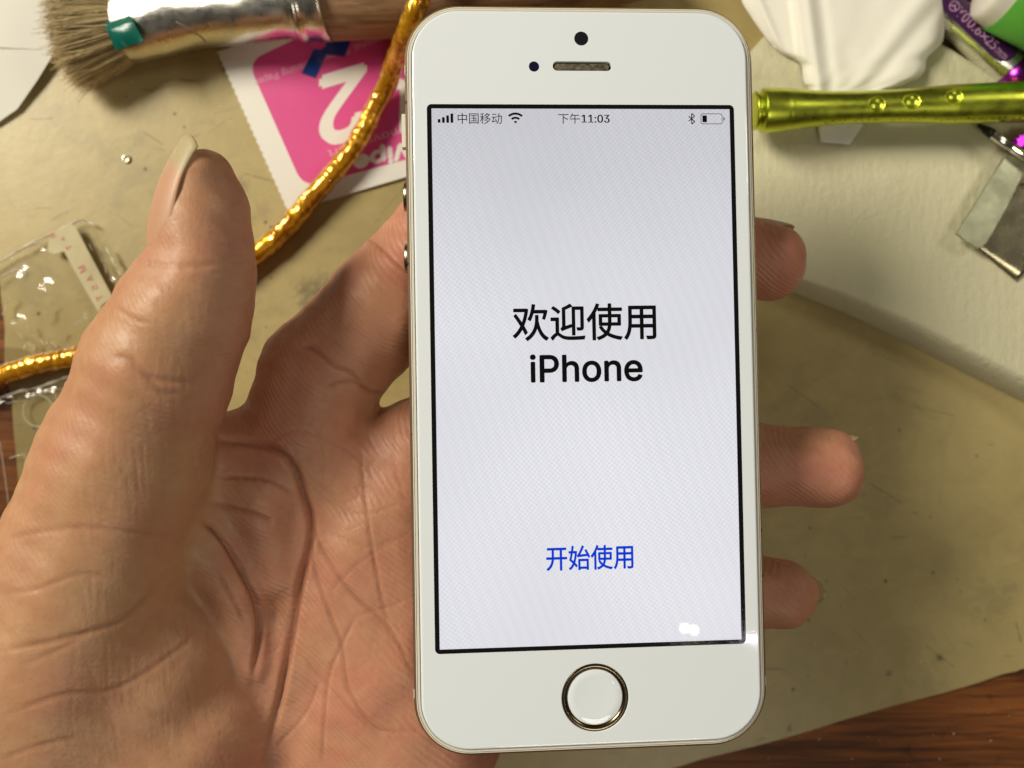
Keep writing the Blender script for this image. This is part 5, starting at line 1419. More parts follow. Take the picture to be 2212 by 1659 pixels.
for a, b in zip(rim, rim[1:] + rim[:1]):
    F.append((a, b, b + nV, a + nV))
tt = mesh('teal_tape', V + Vb, F, M['teal'])
shift(tt)
tag(tt, 'small teal green square of tape stuck across the brush bristles and ferrule', 'tape')
# one loose bristle lying on the ferrule
pts = catmull([P(381, 48, 17.3), P(392, 53, 17.5), P(412, 67, 17.1), P(432, 78, 16.0), P(446, 92, 14.2)], 5)
rr_ = [[Vector(p.tolist()) + Vector((rad * math.cos(a), rad * math.sin(a), rad * math.cos(a + 1))) for a in np.linspace(0, 2 * math.pi, 7)[:-1]] for p, rad in zip(pts, np.linspace(.22, .16, len(pts)))]
lb = mesh('loose_straw', *loft(rr_, cap0=True, cap1=True), simple('straw', (0.16, 0.12, 0.06), .6))
shift(lb)
tag(lb, 'thin brown straw lying across the metal ferrule of the brush', 'straw')


# --- amber film wrapped cable
def mat_amber():
    n = NT('amber_film')
    c = n.coords()
    vo = n.n('TexVoronoi'); vo.feature = 'DISTANCE_TO_EDGE'; vo.inputs['Scale'].default_value = 1.0
    n.l(n.coords((210, 80, 210), (0, 0, 1.5)), vo.inputs['Vector'])
    rid = n.ramp(vo.outputs['Distance'], [(0.0, (1, 1, 1)), (0.10, (0, 0, 0))])
    h = n.math('ADD', n.math('MULTIPLY', rid, .12), n.math('MULTIPLY', n.noise(n.coords((150, 70, 150), (0, 0, 1.9)), 1.0, 2, .45, 1.6), 1.5))
    col = n.ramp(n.noise(c, 190, 3), [(.3, (0.50, 0.18, 0.003)), (.6, (0.84, 0.42, 0.012)), (.8, (0.95, 0.58, 0.035))])
    n.l(col, n.b.inputs['Base Color'])
    n.set(Metallic=0.55, Roughness=0.24)
    n.b.inputs['Coat Weight'].default_value = 1.0
    n.b.inputs['Coat Roughness'].default_value = 0.05
    b = n.bump(h, 0.46, 0.0016)
    n.l(b, n.b.inputs['Coat Normal'])
    return n.m


M['amber'] = mat_amber()
path = [(930, -150, 25), (911, -20, 24.5), (890, 39, 23), (873, 86, 18), (849, 145, 10), (830, 197, 6), (808, 236, 5), (787, 281, 5), (757, 327, 5), (722, 371, 4.8), (681, 418, 4.4), (646, 460, 4), (607, 503, 3.8), (539, 560, 3.8), (450, 628, 3.8), (350, 690, 3.8), (255, 738, 4.2), (165, 769, 4.6), (89, 785, 4.8), (0, 811, 5), (-120, 850, 5), (-300, 920, 5)]
cp = catmull([tuple(P(*q)) for q in path], 34)
rings = []
acc = 0.0
for i, p in enumerate(cp):
    a = cp[max(i - 1, 0)]; b = cp[min(i + 1, len(cp) - 1)]
    t = Vector((b - a).tolist()).normalized()
    if i:
        acc += float(np.linalg.norm(cp[i] - cp[i - 1]))
    sd = t.cross(Vector((0, 0, 1))).normalized(); up = sd.cross(t)
    ring = []
    for j in range(30):
        an = 2 * math.pi * j / 30
        r = 2.30
        ph = (acc * .17 + .25 * math.sin(acc * .41) - an / (2 * math.pi)) % 1.0               # helical overlap of the wrapped film
        r += 0.22 * ph ** 5 - .06
        r += 0.06 * math.sin(an * 3 + acc * 1.7 + 1.5 * math.sin(acc * .6)) * math.sin(acc * 1.1 + an) + 0.025 * math.sin(an * 7 - acc * 3.1)
        ring.append(Vector(p.tolist()) + sd * (r * math.cos(an)) + up * (r * math.sin(an)))
    rings.append(ring)
cb = mesh('cable', *loft(rings, cap0=True, cap1=True), M['amber'], None, True)
shift(cb)
tag(cb, 'shiny amber film wrapped cable curving across the packet and behind the thumb', 'cable')

# --- tiny screw on the mat
M['tiny_steel'] = mat_metal('tiny_steel', (0.62, 0.58, 0.42), 0.34)
sx, sy, _z = P(269, 341, 2.4)
sw = empty('tiny_screw', (sx, sy, MZ))
tag(sw, 'tiny silver screw lying on the mat beside the long thumbnail', 'screw')
mesh('screw_head', *loft([circle(.85, 0.0, 28), circle(.98, .12, 28), circle(.98, .42, 28), circle(.86, .55, 28), circle(.58, .57, 28), circle(.42, .28, 28), circle(.1, .24, 28)], cap0=True, cap1=True), M['tiny_steel'], sw, True)

# --- specks of solder, glitter and crumbs
V, F = [], []
M['speck'] = simple('speck', (0.85, 0.82, 0.70), .2)
spots = [(420, 246), (385, 232), (476, 230), (497, 263), (489, 230), (225, 291), (205, 335), (24, 268), (263, 334), (150, 259), (42, 367), (287, 178), (377, 157), (165, 352), (1688, 637), (77, 324), (256, 405), (57, 300), (1866, 1150), (1880, 925), (1760, 1392), (1850, 1408), (1990, 1430)]
for i in range(170):
    spots.append((rng.uniform(10, 900), rng.uniform(180, 640)) if i < 90 else (rng.uniform(1650, 2210), rng.uniform(900, 1600)))
wood_spots = [(1659, 1640), (1770, 1597), (2140, 1600), (2030, 1640), (1900, 1600), (2060, 1585), (1960, 1650), (2180, 1545), (1840, 1640)]
for i, (a, b) in enumerate(spots + wood_spots):
    p = P(a, b, MZ if i < len(spots) else 0.02)
    r = (.16 if i < 23 or i >= len(spots) else .07) * rng.uniform(.6, 1.5)
    b0 = len(V)
    for d in ((1, 0, 0), (0, 1, 0), (-1, 0, 0), (0, -1, 0), (0, 0, 1)):
        V.append(p + Vector((d[0] * r * rng.uniform(.5, 1.5), d[1] * r * rng.uniform(.5, 1.5), d[2] * r * .8)))
    F += [(b0, b0 + 1, b0 + 4), (b0 + 1, b0 + 2, b0 + 4), (b0 + 2, b0 + 3, b0 + 4), (b0 + 3, b0, b0 + 4)]
dbr = mesh('crumbs', V, F, M['speck'])
tag(dbr, 'tiny pale glinting crumbs scattered over the mat', 'crumbs', kind='stuff')

# --- clear plastic bag with lettered seal, left edge
M['film'] = mat_film('clear_film', (0.95, 0.945, 0.92), 0.005, 0.10, 95, 0.35)
M['film_thick'] = mat_film('clear_tray', (0.92, 0.92, 0.90), 0.035, 0.09, 60, 0.25)
bo = [(-140, 640), (0, 566), (63, 529), (108, 507), (159, 482), (180, 477), (203, 487), (215, 512), (229, 536), (247, 570), (264, 598), (300, 660), (340, 760), (330, 860), (150, 845), (0, 870), (-140, 880)]


def film_sheet(name, pts, z, amp, mat, seed, step=7, edge_up=0.0):
    """crinkled thin sheet: grid clipped to an outline, pushed up and down"""
    q = np.array([tuple(c) for c in catmull(list(pts) + [pts[0]], 5)][:-1])
    x0, y0 = q.min(0); x1, y1 = q.max(0)
    P2 = [Vector((a, b)) for a, b in q]
    nq = len(P2)

    def inside_(a, b):
        c = False
        j = nq - 1
        for i in range(nq):
            yi, yj = q[i, 1], q[j, 1]
            if (yi > b) != (yj > b) and a < (q[j, 0] - q[i, 0]) * (b - yi) / (yj - yi) + q[i, 0]:
                c = not c
            j = i
        return c
    for a in np.arange(x0, x1, step):
        for b in np.arange(y0, y1, step):
            aa, bb = a + rng.uniform(-2, 2), b + rng.uniform(-2, 2)
            if inside_(aa, bb):
                P2.append(Vector((aa, bb)))
    v, e, f, *_ = delaunay_2d_cdt(P2, [(i, (i + 1) % nq) for i in range(nq)], [], 1, 1e-3)
    out = []
    for p in v:
        a, b = p.x * .03 + seed, p.y * .03
        h = math.sin(a * 1.3 + 1.7 * math.sin(b * .9)) * math.cos(b * 1.1 + math.sin(a * 1.4)) + .5 * math.sin(a * 3.1 + b * 2.3 + seed) + .35 * abs(math.sin(a * 2.2 - b * 3.7))
        dmin = math.sqrt(float(((q - np.array((p.x, p.y))) ** 2).sum(1).min()))
        rimh = edge_up * math.exp(-(dmin / 9) ** 2)
        out.append(P(p.x, p.y, z + amp * (h * .5 + .6) + rimh))
    F = [tuple(t_) if (Vector((v[t_[1]].x - v[t_[0]].x, v[t_[1]].y - v[t_[0]].y)).cross(Vector((v[t_[2]].x - v[t_[0]].x, v[t_[2]].y - v[t_[0]].y)))) < 0 else tuple(t_[::-1]) for t_ in f]
    o = mesh(name, out, F, mat, None, True)
    return o


bag = empty('plastic_bag', tuple(P(120, 640, MZ)))
BGO = P(120, 640, MZ)
tag(bag, 'clear crinkled plastic bag with a pale lettered seal strip, left of the thumb', 'plastic bag')
rel(film_sheet('bag_film', bo, 1.7, 0.35, M['film'], 1.3, edge_up=.5), BGO, bag)
# film rims and creases; their pale colour paints in the highlights
M['rim'] = NT('film_rim_glint').set(Base_Color=(0.95, 0.92, 0.78), Roughness=0.22, Alpha=0.72).m
for pts, wd in ((((-60, 598), (0, 566), (63, 529), (108, 507), (159, 482), (180, 476), (203, 487)), .9), (((-40, 618), (0, 599), (28, 587), (51, 577)), .7), (((229, 536), (240, 556), (247, 570), (258, 590), (266, 600)), .7), (((-40, 868), (0, 860), (45, 845), (80, 838), (120, 824), (150, 814), (200, 808)), 1.1), (((88, 733), (98, 748), (103, 741), (112, 740), (120, 752)), .5), (((52, 756), (58, 742), (68, 748), (74, 756)), .5), (((15, 872), (60, 862), (110, 842), (150, 838)), .5)) + tuple((((a_, b_), (a_ + c_ * .5 + e_, b_ + d_ * .5 - e_), (a_ + c_, b_ + d_)), .28) for a_, b_, c_, d_, e_ in ((30, 545, 60, -18, 4), (20, 640, -15, 40, 5), (60, 700, 25, 30, -6), (90, 690, 18, -35, 5), (110, 730, 30, -14, 6), (64, 735, 12, 22, 3), (120, 745, 18, 10, -4), (170, 520, 30, 22, 5), (215, 560, 14, 30, 4), (20, 720, 30, 12, 5), (130, 760, 10, -26, 4), (236, 548, 12, 22, 3))):
    cpx = catmull(list(pts), 6)
    rg = []
    for i, p in enumerate(cpx):
        c = P(p[0], p[1], 3.0 + .3 * math.sin(i * .7))
        wv_ = wd * (.45 + .3 * math.sin(i * .9) * math.sin(i * .33))
        rg.append([c + Vector((math.cos(a) * wv_ * .5, math.sin(a) * wv_ * .5, math.sin(a) * .25)) for a in np.linspace(0, 2 * math.pi, 9)[:-1]])
    rel(mesh('film_crease_glint', *loft(rg, cap0=True, cap1=True), M['rim'], None, True), BGO, bag)


def mat_seal():
    n = NT('seal_tape')
    col = n.ramp(n.noise(n.coords(), 150, 3), [(.3, (0.52, 0.45, 0.235)), (.7, (0.64, 0.56, 0.34))])
    n.l(col, n.b.inputs['Base Color'])
    n.set(Roughness=.3)
    n.b.inputs['Alpha'].default_value = 0.85
    return n.m


M['seal'] = mat_seal()
M['red_ink'] = simple('red_ink', (0.42, 0.06, 0.05), .5)
sp = [(155, 483), (165, 494), (205, 570), (245, 645), (232, 652), (218, 660), (213, 675), (175, 610), (138, 543), (117, 549), (103, 544), (105, 518), (118, 499)]
seal = rel(slab('seal_strip', outline(sp, 3.6), 3.45, 3.6, M['seal']), BGO, bag)
for ch, (cx_, cy_), sz in (('M', (178, 582), 15), ('A', (194, 603), 13), ('S', (204.5, 622), 12), ('T', (214.5, 644), 12), ('R', (114, 509), 11), ('A', (136, 517), 8), ('T', (149, 535), 11)):
    up = np.array((-.884, .468)); dd = np.array((.468, .884))
    o0 = np.array((cx_, cy_)) - dd * sz / 2 - up * sz * .55
    o = decal('seal_letter', ch, o0, dd, sz * .9, sz * 1.05, 3.63, M['red_ink'], BGO, bag, True, up_px=up, bold=.25)
    if o.data.polygons[0].normal.z < 0:
        o.data.flip_normals()

# --- clear moulded tray under the cable
tr = empty('clear_tray', tuple(P(60, 930, MZ)))
TRO = P(60, 930, MZ)
tag(tr, 'clear plastic tray with a moulded ring, at the left edge below the amber cable', 'plastic tray')
rel(film_sheet('tray_sheet', [(-120, 770), (-20, 752), (30, 750), (70, 765), (120, 830), (170, 850), (190, 960), (140, 1100), (60, 1200), (-120, 1250)], 1.5, 0.35, M['film_thick'], 4.0, 8), TRO, tr)
M['tray_rim'] = NT('tray_rim').set(Base_Color=(0.75, 0.72, 0.60), Roughness=0.15, Alpha=0.5).m


def wire(name, pts, rad, z, base, parent, mat, closed=False):
    rg = []
    n = len(pts)
    for i, p in enumerate(pts):
        a = np.array(pts[i - 1 if (closed or i) else 0]); b = np.array(pts[(i + 1) % n if closed else min(i + 1, n - 1)])
        t = b - a; t = t / (np.linalg.norm(t) + 1e-9)
        c = P(p[0], p[1], z)
        sdv = Vector((t[1], t[0], 0)).normalized()
        rg.append([c + sdv * (rad * math.cos(k)) + Vector((0, 0, rad * math.sin(k))) for k in np.linspace(0, 2 * math.pi, 9)[:-1]])
    if closed:
        rg.append(rg[0])
    return rel(mesh(name, *loft(rg), mat, None, True), base, parent)


wire('moulded_ring', [(83 + 33.5 * math.cos(t), 888 + 33.5 * math.sin(t)) for t in np.linspace(0, 2 * math.pi, 49)[:-1]], .13, 2.6, TRO, tr, M['tray_rim'], True)
wire('moulded_edge', [tuple(q) for q in catmull([(56, 854), (85, 846), (110, 840), (116, 843), (121, 858), (128, 878)], 5)], .11, 2.6, TRO, tr, M['tray_rim'])
wire('moulded_edge', [(20, 990), (38, 984), (53, 981), (56, 995), (60, 1011)], .11, 2.6, TRO, tr, M['tray_rim'])
wire('moulded_edge', [(0, 955), (8, 1010), (15, 1060), (20, 1110)], .11, 2.6, TRO, tr, M['tray_rim'])


# --- thick foam pad, right
def mat_foam():
    n = NT('foam')
    c = n.coords()
    col = n.ramp(n.noise(c, 40, 3), [(.3, (0.62, 0.585, 0.39)), (.7, (0.70, 0.665, 0.46))])
    n.l(col, n.b.inputs['Base Color'])
    n.set(Roughness=.85)
    n.b.inputs['Subsurface Weight'].default_value = .2
    n.b.inputs['Subsurface Radius'].default_value = (1, .9, .6)
    n.b.inputs['Subsurface Scale'].default_value = .002
    st = n.noise(n.coords((480, 90, 200), (0, 0, -.42)), 1.0, 3, .55)
    h = n.math('ADD', n.math('MULTIPLY', st, 1.0), n.math('MULTIPLY', n.noise(c, 620, 5, .7), 1.3))
    n.bump(h, .5, .0006)
    return n.m


M['foam'] = mat_foam()
FT = 10.5
fpts_b = [(1450, 500), (1560, 560), (1640, 602), (1699, 627), (1760, 651), (1826, 677), (1941, 732), (2008, 766), (2100, 813), (2212, 868), (2500, 1005), (2560, 380), (2300, 262), (2135, 178), (2080, 148), (2022, 113), (1900, 60), (1700, 45), (1652, 84), (1625, 117), (1560, 190), (1450, 330)]
fpts_t = [(1440, 470), (1560, 523), (1650, 563), (1737, 599), (1790, 616), (1840, 634), (1956, 680), (2014, 708), (2100, 750), (2212, 806), (2530, 960), (2575, 378), (2312, 258), (2140, 174), (2084, 144), (2026, 109), (1902, 56), (1700, 41), (1650, 80), (1620, 113), (1556, 186), (1440, 320)]


def dens(pts):
    return [tuple(q) for q in catmull(pts + [pts[0]], 6)][:-1]


fb, ft = dens(fpts_b), dens(fpts_t)
rings = []
for k in range(9):
    t = k / 8
    zz = MZ + .1 + (FT - MZ - .1) * math.sin(t * math.pi / 2)
    m = 1 - math.cos(t * math.pi / 2)
    rings.append([P(a[0], a[1], MZ + .1).lerp(P(b[0], b[1], FT), m * .85 + .15 * t) for a, b in zip(fb, ft)])
    for p in rings[-1]:
        p.z = zz
V, F = loft(rings, cap1=True)
fm = mesh('foam_pad', V, F, M['foam'])
shift(fm)
tag(fm, 'thick cream foam pad lying right of the phone, under the green screwdriver', 'foam pad')

# --- crumpled white cloth
M['cloth'] = NT('white_cloth')
_n = M['cloth']
_n.set(Base_Color=(0.88, 0.855, 0.76), Roughness=.9)
_n.b.inputs['Sheen Weight'].default_value = .2
_n.bump(_n.noise(_n.coords(), 900, 3, .6), .12, .0002)
M['cloth'] = _n.m
Lp = [(1570, -160), (1590, -60), (1602, 0), (1624, 38), (1645, 68), (1662, 90), (1687, 113), (1714, 126), (1731, 139), (1733, 160), (1737, 179), (1746, 190), (1758, 222), (1765, 262), (1768, 283), (1771, 306)]
Rp = [(2090, -160), (2064, -60), (2054, 0), (2043, 43), (2037, 87), (2022, 107), (2002, 127), (1999, 150), (1985, 168), (1965, 178), (1945, 188), (1924, 195), (1900, 222), (1874, 256), (1866, 268), (1836, 312)]
Lc, Rc = catmull(Lp, 7), catmull(Rp, 7)
nu = 90
rows = []
for i, (a, b) in enumerate(zip(Lc, Rc)):
    t = i / (len(Lc) - 1)
    row = []
    for j in range(nu + 1):
        u = j / nu
        p = a + (b - a) * u
        amp = 1.0 - .35 * t
        fx = u * 9 + .9 * math.sin(t * 3.1) - t * 1.2
        xf = 1712 + 24 * min(1, max(0, p[1]) / 180)
        h = 4.2 / (1 + math.exp(-(p[0] - xf) / 3.5)) \
            + 1.0 * math.exp(-((p[0] - xf - 34) / 11) ** 2) - .9 * math.exp(-((p[0] - xf - 60) / 14) ** 2) \
            + 1.3 * math.exp(-((p[0] - 1640 - .42 * p[1]) / 9) ** 2) \
            + 1.1 * math.exp(-((p[0] - 1990 + .75 * p[1]) / 26) ** 2) - .8 * math.exp(-((p[0] - 2040 + .9 * p[1]) / 22) ** 2) \
            + .5 * math.sin(fx) + .16 * math.sin(u * 31 + t * 9) * math.sin(t * 14 + u * 5)
        edge = min(u, 1 - u)
        z0 = FT + .9 + (1.6 * (1 - math.exp(-edge * 26)) + .62 * h * (1 - math.exp(-edge * 40))) * amp * (1 if t < .80 else max(.25, 1 - (t - .8) * 4))
        if t > .955:
            z0 -= (t - .955) * 8
        row.append(P(p[0], p[1], max(z0, FT + .35)))
    rows.append(row)
V, F = loft(rows, close=False)
F = [f[::-1] for f in F]
nV = len(V)
V += [tuple(Vector(p) - Vector((0, 0, .3))) for p in V]
F += [tuple(i + nV for i in f[::-1]) for f in F]
w1 = nu + 1
nr = len(rows)
rim = [j for j in range(w1)] + [i * w1 + nu for i in range(1, nr)] + [(nr - 1) * w1 + j for j in range(nu - 1, -1, -1)] + [i * w1 for i in range(nr - 2, 0, -1)]
for a, b in zip(rim, rim[1:] + rim[:1]):
    F.append((a, b, b + nV, a + nV))
cl = mesh('cloth', V, F, M['cloth'], None, True)
shift(cl)
tag(cl, 'crumpled soft white cloth draped on the foam pad under the green screwdriver', 'cloth')


# --- green anodised screwdriver handle
def mat_anod(name, color, rough=.22):
    n = NT(name)
    n.set(Base_Color=color, Metallic=1.0)
    c = n.coords()
    r = n.ramp(n.noise(c, 300, 4, .7), [(.3, (rough - .06,) * 3), (.7, (rough + .12,) * 3)])
    n.l(r, n.b.inputs['Roughness'])
    n.bump(n.noise(c, 700, 3), .06, .0002)
    return n.m


M['green'] = mat_anod('green_metal', (0.56, 0.63, 0.065), .30)
M['green_dark'] = mat_anod('groove_metal', (0.16, 0.20, 0.01), .35)
GZ = 18.5
GA, GB = P(1626, 240, GZ), P(2212, 220, GZ)
k = (GB - GA).length / 586
gr = empty('green_screwdriver', tuple(P(1900, 230, FT)))
GRO = P(1900, 230, FT)
tag(gr, 'chartreuse metal screwdriver handle with three round dimples, on the cloth', 'screwdriver')
gp = [(0, 3.55), (1, 3.75), (1.3, 3.3), (2.2, 3.1), (2.6, 3.6), (3.2, 4.5), (3.9, 4.72)]
g1 = [(.5, 36), (3, 40), (9, 40), (12, 35), (15, 35), (19, 43), (24, 46.5), (60, 45.5), (74, 44), (76, 43.4), (78, 43.8), (140, 37.5), (200, 34.5), (255, 34), (320, 35), (380, 38), (425, 41), (428, 40.6), (430, 41.2), (500, 42), (562, 42.3), (564, 40), (567, 40), (569, 42.6), (640, 43), (760, 43), (765, 41)]
gq = catmull([(a * k, b * k) for a, b in g1], 8)
rings, (gu, gv, gw) = lathe_axis(GA, GB, gq, 96)
dims = []
for (dx, dy) in ((1881, 236), (1954, 230), (2041, 222)):
    d0 = P(dx, dy, GZ) - GA
    s_ = d0.dot(gu); off = d0.dot(gv)
    # radius there
    rr0 = float(np.interp(s_, [q[0] for q in gq], [q[1] for q in gq]))
    an = math.asin(max(-1, min(1, off / rr0 * .92)))
    c = GA + gu * s_ + gv * (rr0 * math.sin(an)) + gw * (rr0 * math.cos(an))
    nrm = (gv * math.sin(an) + gw * math.cos(an))
    dims.append((c, nrm))
# finer rings along the dimpled stretch
V, F = loft(rings, cap0=True, cap1=True)
gm = mesh('handle', V, F, M['green'], None, True)
bm = bmesh.new(); bm.from_mesh(gm.data)
bm.edges.ensure_lookup_table()
near = [e for e in bm.edges if any(min((v.co / U - c).length for v in e.verts) < 4.5 for c, _ in dims)]
bmesh.ops.subdivide_edges(bm, edges=near, cuts=3, use_grid_fill=True)
for v in bm.verts:
    co = v.co / U
    for c, nrm in dims:
        d = co - c
        hgt = d.dot(nrm)
        rad = (d - nrm * hgt).length
        if rad < 2.2 and hgt > -3:
            R0 = 1.62
            if rad < R0:
                v.co = (c + (d - nrm * hgt) + nrm * (-0.95 * math.sqrt(max(0, 1 - (rad / R0) ** 2)) - .05)) * U
bm.to_mesh(gm.data); bm.free()
gm.data.shade_smooth()
rel(gm, GRO, gr)
# faint engraved line of marks along the lower flank
V, F = [], []
for i in range(30):
    sx_ = (150 + i * 13.2 + rng.uniform(-2, 2)) * k
    if i in (4, 9, 10, 17, 22):
        continue
    r0 = float(np.interp(sx_, [q[0] for q in gq], [q[1] for q in gq])) + .012
    for st in range(2):
        a0 = math.radians(-62 - rng.uniform(0, 12)); b0 = len(V)
        for ds, da in ((-.16, -.05), (.16, -.05), (.16, .06), (-.16, .06)):
            ss = sx_ + ds + st * .42
            V.append(GA + gu * ss + gv * (r0 * math.sin(a0 + da)) + gw * (r0 * math.cos(a0 + da)))
        F.append((b0, b0 + 1, b0 + 2, b0 + 3))
rel(mesh('engraving', V, F, M['green_dark']), GRO, gr)

# --- silver screwdriver with the purple label
M['silver'] = mat_metal('silver_satin', (0.80, 0.79, 0.74), .27, 0, 0)
M['purple'] = mat_anod('purple_metal', (0.42, 0.035, 0.52), .22)
M['label_purple'] = simple('purple_label', (0.045, 0.006, 0.060), .35)
M['label_text'] = simple('label_lettering', (0.42, 0.24, 0.40), .5)
SZ = 10.5
sxc = P(2101, 76, SZ)
SU = Vector((.728, -.686, 0))
sl = empty('silver_screwdriver', tuple(P(2101, 76, MZ)))
SLO = P(2101, 76, MZ)
tag(sl, 'silver screwdriver with a purple size label, tucked behind the cloth', 'screwdriver')
RS = 4.0
S0 = sxc - SU * 45
rings, (su, sv, sww) = lathe_axis(S0, sxc + SU * 20, [(0, RS), (45 + 11.0, RS), (45 + 11.3, RS - .12), (45 + 11.4, RS - .4)], 64)
rel(mesh('handle', *loft(rings, cap0=True, cap1=True), M['silver'], None, True), SLO, sl)
rings, _ = lathe_axis(S0, sxc + SU * 20, [(45 + 11.4, RS - .3), (45 + 11.5, RS - .05), (45 + 15.5, RS - .05), (45 + 16, RS - .5), (45 + 24, RS - .7), (45 + 26, 2.5)], 64)
rel(mesh('collar', *loft(rings, cap0=True, cap1=True), M['purple'], None, True), SLO, sl)


def on_cyl(s, t, r):
    """s along the axis from S0, t mm round the barrel (positive to the upper right)"""
    a = t / RS - 0.60              # the barrel lies rolled towards the viewer
    q = Vector((-SU.y, SU.x, 0))
    return S0 + SU * s + q * (r * math.sin(a)) + Vector((0, 0, r * math.cos(a)))


lab = []
t_lo, t_hi, s_end = -0.35, 6.2, 45 + 9.6
tc_, tr_ = (t_lo + t_hi) / 2, (t_hi - t_lo) / 2
V, F = [], []
ns, ntt = 60, 18
for i in range(ns + 1):
    for j in range(ntt + 1):
        v = j / ntt * 2 - 1
        e_ = s_end - (tr_ * .9) * (1 - (1 - abs(v) ** 2.4) ** .5)
        s_ = 8 + (e_ - 8) * i / ns
        V.append(on_cyl(s_, tc_ + v * tr_, RS + .02))
for i in range(ns):
    for j in range(ntt):
        a = i * (ntt + 1) + j
        F.append((a, a + ntt + 1, a + ntt + 2, a + 1))
lb_ = mesh('label', V, F, M['label_purple'], None, True)
rel(lb_, SLO, sl)


def cyl_text(body, s0, s1, t0, t1, sans, slant=0.0):
    V, F = text_geo(body, sans)
    return [on_cyl(s0 + v[0] * (s1 - s0) + slant * v[1], t0 + v[1] * (t1 - t0), RS + .04) for v in V], F


# the marking runs along the barrel and its feet point to the lower left
zs = lambda zx, zy: ((zx - 700) * .728 + (zy - 655) * .686) * .11549 * (H - SZ) / FPX + 45
pieces = [cyl_text('Y0', zs(390, 180), zs(560, 380), .55, 2.75, False), cyl_text('0.6', zs(590, 400), zs(800, 620), .55, 2.6, False),
          cyl_text('×', zs(850, 590), zs(960, 690), .75, 2.1, False), cyl_text('25', zs(960, 690), zs(1090, 860), .55, 2.6, False), cyl_text('mm', zs(1120, 880), zs(1290, 1050), .6, 1.75, False)]
cs_ = zs(335, 105)
rg = []
for r in (.95, 1.15):
    rg.append([on_cyl(cs_ + r * math.cos(a), 1.75 + r * math.sin(a), RS + .04) for a in np.linspace(0, 2 * math.pi, 33)[:-1]])
pieces.append(loft(rg))
for a in (90, 210, 330):
    a = math.radians(a); b = a + math.pi / 2
    pieces.append(([on_cyl(cs_ + x * math.cos(a) + y * math.cos(b), 1.75 + x * math.sin(a) + y * math.sin(b), RS + .045) for x, y in ((0, -.14), (1.0, -.14), (1.0, .14), (0, .14))], [(0, 1, 2, 3)]))
V, F = merge(*pieces)
tx = mesh('lettering', V, F, M['label_text'])
rel(tx, SLO, lb_)
lb_.parent = sl
tx.parent = lb_


# --- dark red glitter handle behind it
def mat_glitter():
    n = NT('red_glitter')
    c = n.coords()
    vo = n.n('TexVoronoi'); vo.inputs['Scale'].default_value = 900
    n.l(c, vo.inputs['Vector'])
    g = n.ramp(vo.outputs['Distance'], [(.16, (1, 1, 1)), (.26, (0, 0, 0))])
    col = n.mix(g, (0.035, 0.006, 0.006), (0.50, 0.10, 0.07))
    n.l(col, n.b.inputs['Base Color'])
    n.set(Roughness=.35)
    n.bump(vo.outputs['Distance'], .4, .0006)
    return n.m


rh = empty('red_handle', tuple(P(2170, 75, MZ)))
RHO = P(2170, 75, MZ)
tag(rh, 'dark red glittery tool handle beside the silver screwdriver', 'tool handle')
ra_ = P(2030, -90, 8.2); rb_ = P(2300, 170, 8.2)
rings, _ = lathe_axis(ra_, rb_, [(0, 4.2), (60, 4.2)], 40)
rel(mesh('grip', *loft(rings, cap0=True, cap1=True), mat_glitter(), None, True), RHO, rh)

# --- white and green bottle in the corner
bo_ = empty('bottle', tuple(P(2230, 20, MZ)))
BOO = P(2230, 20, MZ)
tag(bo_, 'white bottle with a bright green cap, cut off by the top right corner', 'bottle')
b0_, b1_ = P(2148, -62, 21), P(2388, 46, 21)
bd = (b1_ - b0_)
prof = [(0, 6), (.6, 8.4), (1.6, 9.6), (4.6, 10.2)]
rings, _ = lathe_axis(b0_, b1_, catmull(prof, 5), 56)
rel(mesh('body', *loft(rings, cap0=True), simple('bottle_white', (.74, .70, .62), .35), None, True), BOO, bo_)
rings, _ = lathe_axis(b0_, b1_, [(4.6, 10.2), (4.7, 10.6), (16, 11.2), (34, 11.4)], 56)
rel(mesh('cap', *loft(rings, cap1=True), NT('bottle_green').set(Base_Color=(0.085, 0.34, 0.035), Roughness=.45).m, None, True), BOO, bo_)

# --- slim steel driver shaft with black tip, lower right of the green handle
shf = empty('driver_shaft', tuple(P(2170, 305, FT)))
SHO = P(2170, 305, FT)
tag(shf, 'slim shiny steel driver shaft with a black tip, below the green handle', 'driver shaft')
h0, h1 = P(2111, 268, 14.6), P(2300, 396, 16.4)
kx = (h1 - h0).length / math.hypot(189, 128)
rings, _ = lathe_axis(h0, h1, [(0, .12), (.5, .5), (3.0, 1.05), (4.0, 1.1)], 24)
rel(mesh('tip', *loft(rings, cap0=True, cap1=True), simple('black_tip', (.012, .011, .010), .4), None, True), SHO, shf)
rings, _ = lathe_axis(h0, h1, [(3.9, .85), (4.2, .95), (8.9, .95), (9.0, .8), (9.3, .8), (9.4, 1.0), (28, 1.05)], 28)
rel(mesh('shaft', *loft(rings, cap0=True, cap1=True), mat_metal('shaft_chrome', (.85, .83, .78), .13, 0, 0, var=.04), None, True), SHO, shf)
pc_ = slab('purple_clip', smooth_outline([(2192, 298), (2203, 293), (2240, 290), (2260, 330), (2215, 318), (2196, 312)], 14), FT + .3, 13.8, M['purple'], bevel=.5)
shift(pc_)
tag(pc_, 'small purple metal end peeking out under the right end of the green handle', 'metal end')

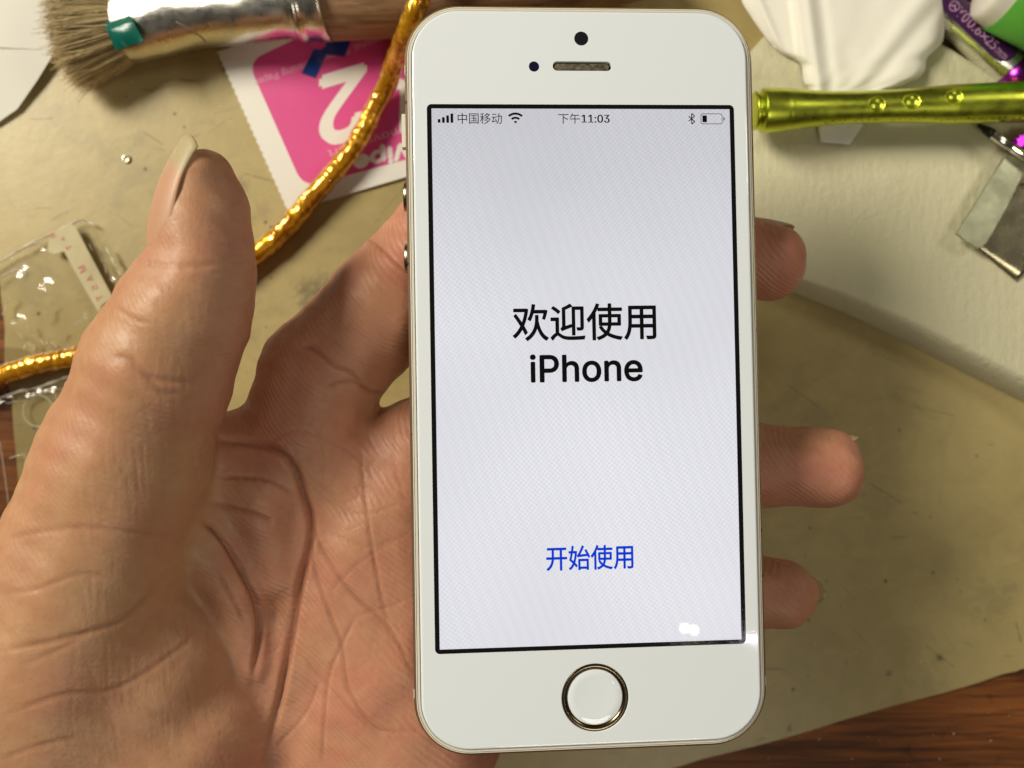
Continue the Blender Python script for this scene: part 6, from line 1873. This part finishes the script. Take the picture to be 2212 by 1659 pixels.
# --- bent steel bracket, right edge
M['bracket'] = mat_metal('bracket_steel', (0.50, 0.51, 0.36), .48, 0, 0)
M['bracket_bright'] = mat_metal('bracket_polished', (0.86, 0.76, 0.50), .26, 0, 0, var=.05)
bk = empty('steel_bracket', tuple(P(2150, 480, FT)))
BKO = P(2150, 480, FT)
tag(bk, 'bent steel bracket lying on the right end of the foam pad', 'bracket')
z1_ = FT + 3.6
arm = [(2173, 334), (2120, 420), (2067, 505), (2088, 520), (2106, 533), (2118, 536), (2130, 528), (2140, 509), (2172, 452), (2207, 387), (2225, 340)]
rel(slab('arm', outline(arm, z1_), z1_ - .9, z1_, M['bracket'], bevel=.25), BKO, bk)
pl = [P(2109, 536, FT + .5), P(2150, 570, FT + .5), P(2196, 608, FT + .7), P(2213, 592, FT + 1.0), P(2330, 470, FT + 3.6), P(2280, 300, FT + 4.2), P(2207, 387, FT + 1.6), P(2140, 509, FT + .6)]
# plate curls upward to the right
nu_, nv_ = 12, 12
V = []
for i in range(nu_ + 1):
    for j in range(nv_ + 1):
        u, v = i / nu_, j / nv_
        a = np.array((2109, 536)) * (1 - u) + np.array((2196, 608)) * u
        b = np.array((2190, 400)) * (1 - u) + np.array((2420, 360)) * u
        p = a + (b - a) * v
        V.append(P(p[0], p[1], FT + .45 + 4.6 * math.sin(min(1, v * .85) * math.pi / 2) * (.25 + .75 * u)))
F = [(i * (nv_ + 1) + j, (i + 1) * (nv_ + 1) + j, (i + 1) * (nv_ + 1) + j + 1, i * (nv_ + 1) + j + 1) for i in range(nu_) for j in range(nv_)]
nV = len(V)
V += [p - Vector((0, 0, .4)) for p in V]
F += [tuple(i + nV for i in f[::-1]) for f in F]
rim = [j for j in range(nv_ + 1)] + [i * (nv_ + 1) + nv_ for i in range(1, nu_ + 1)] + [nu_ * (nv_ + 1) + j for j in range(nv_ - 1, -1, -1)] + [i * (nv_ + 1) for i in range(nu_ - 1, 0, -1)]
for a, b in zip(rim, rim[1:] + rim[:1]):
    F.append((a, b, b + nV, a + nV))
rel(mesh('flange', V, F, M['bracket_bright'], None, True), BKO, bk)
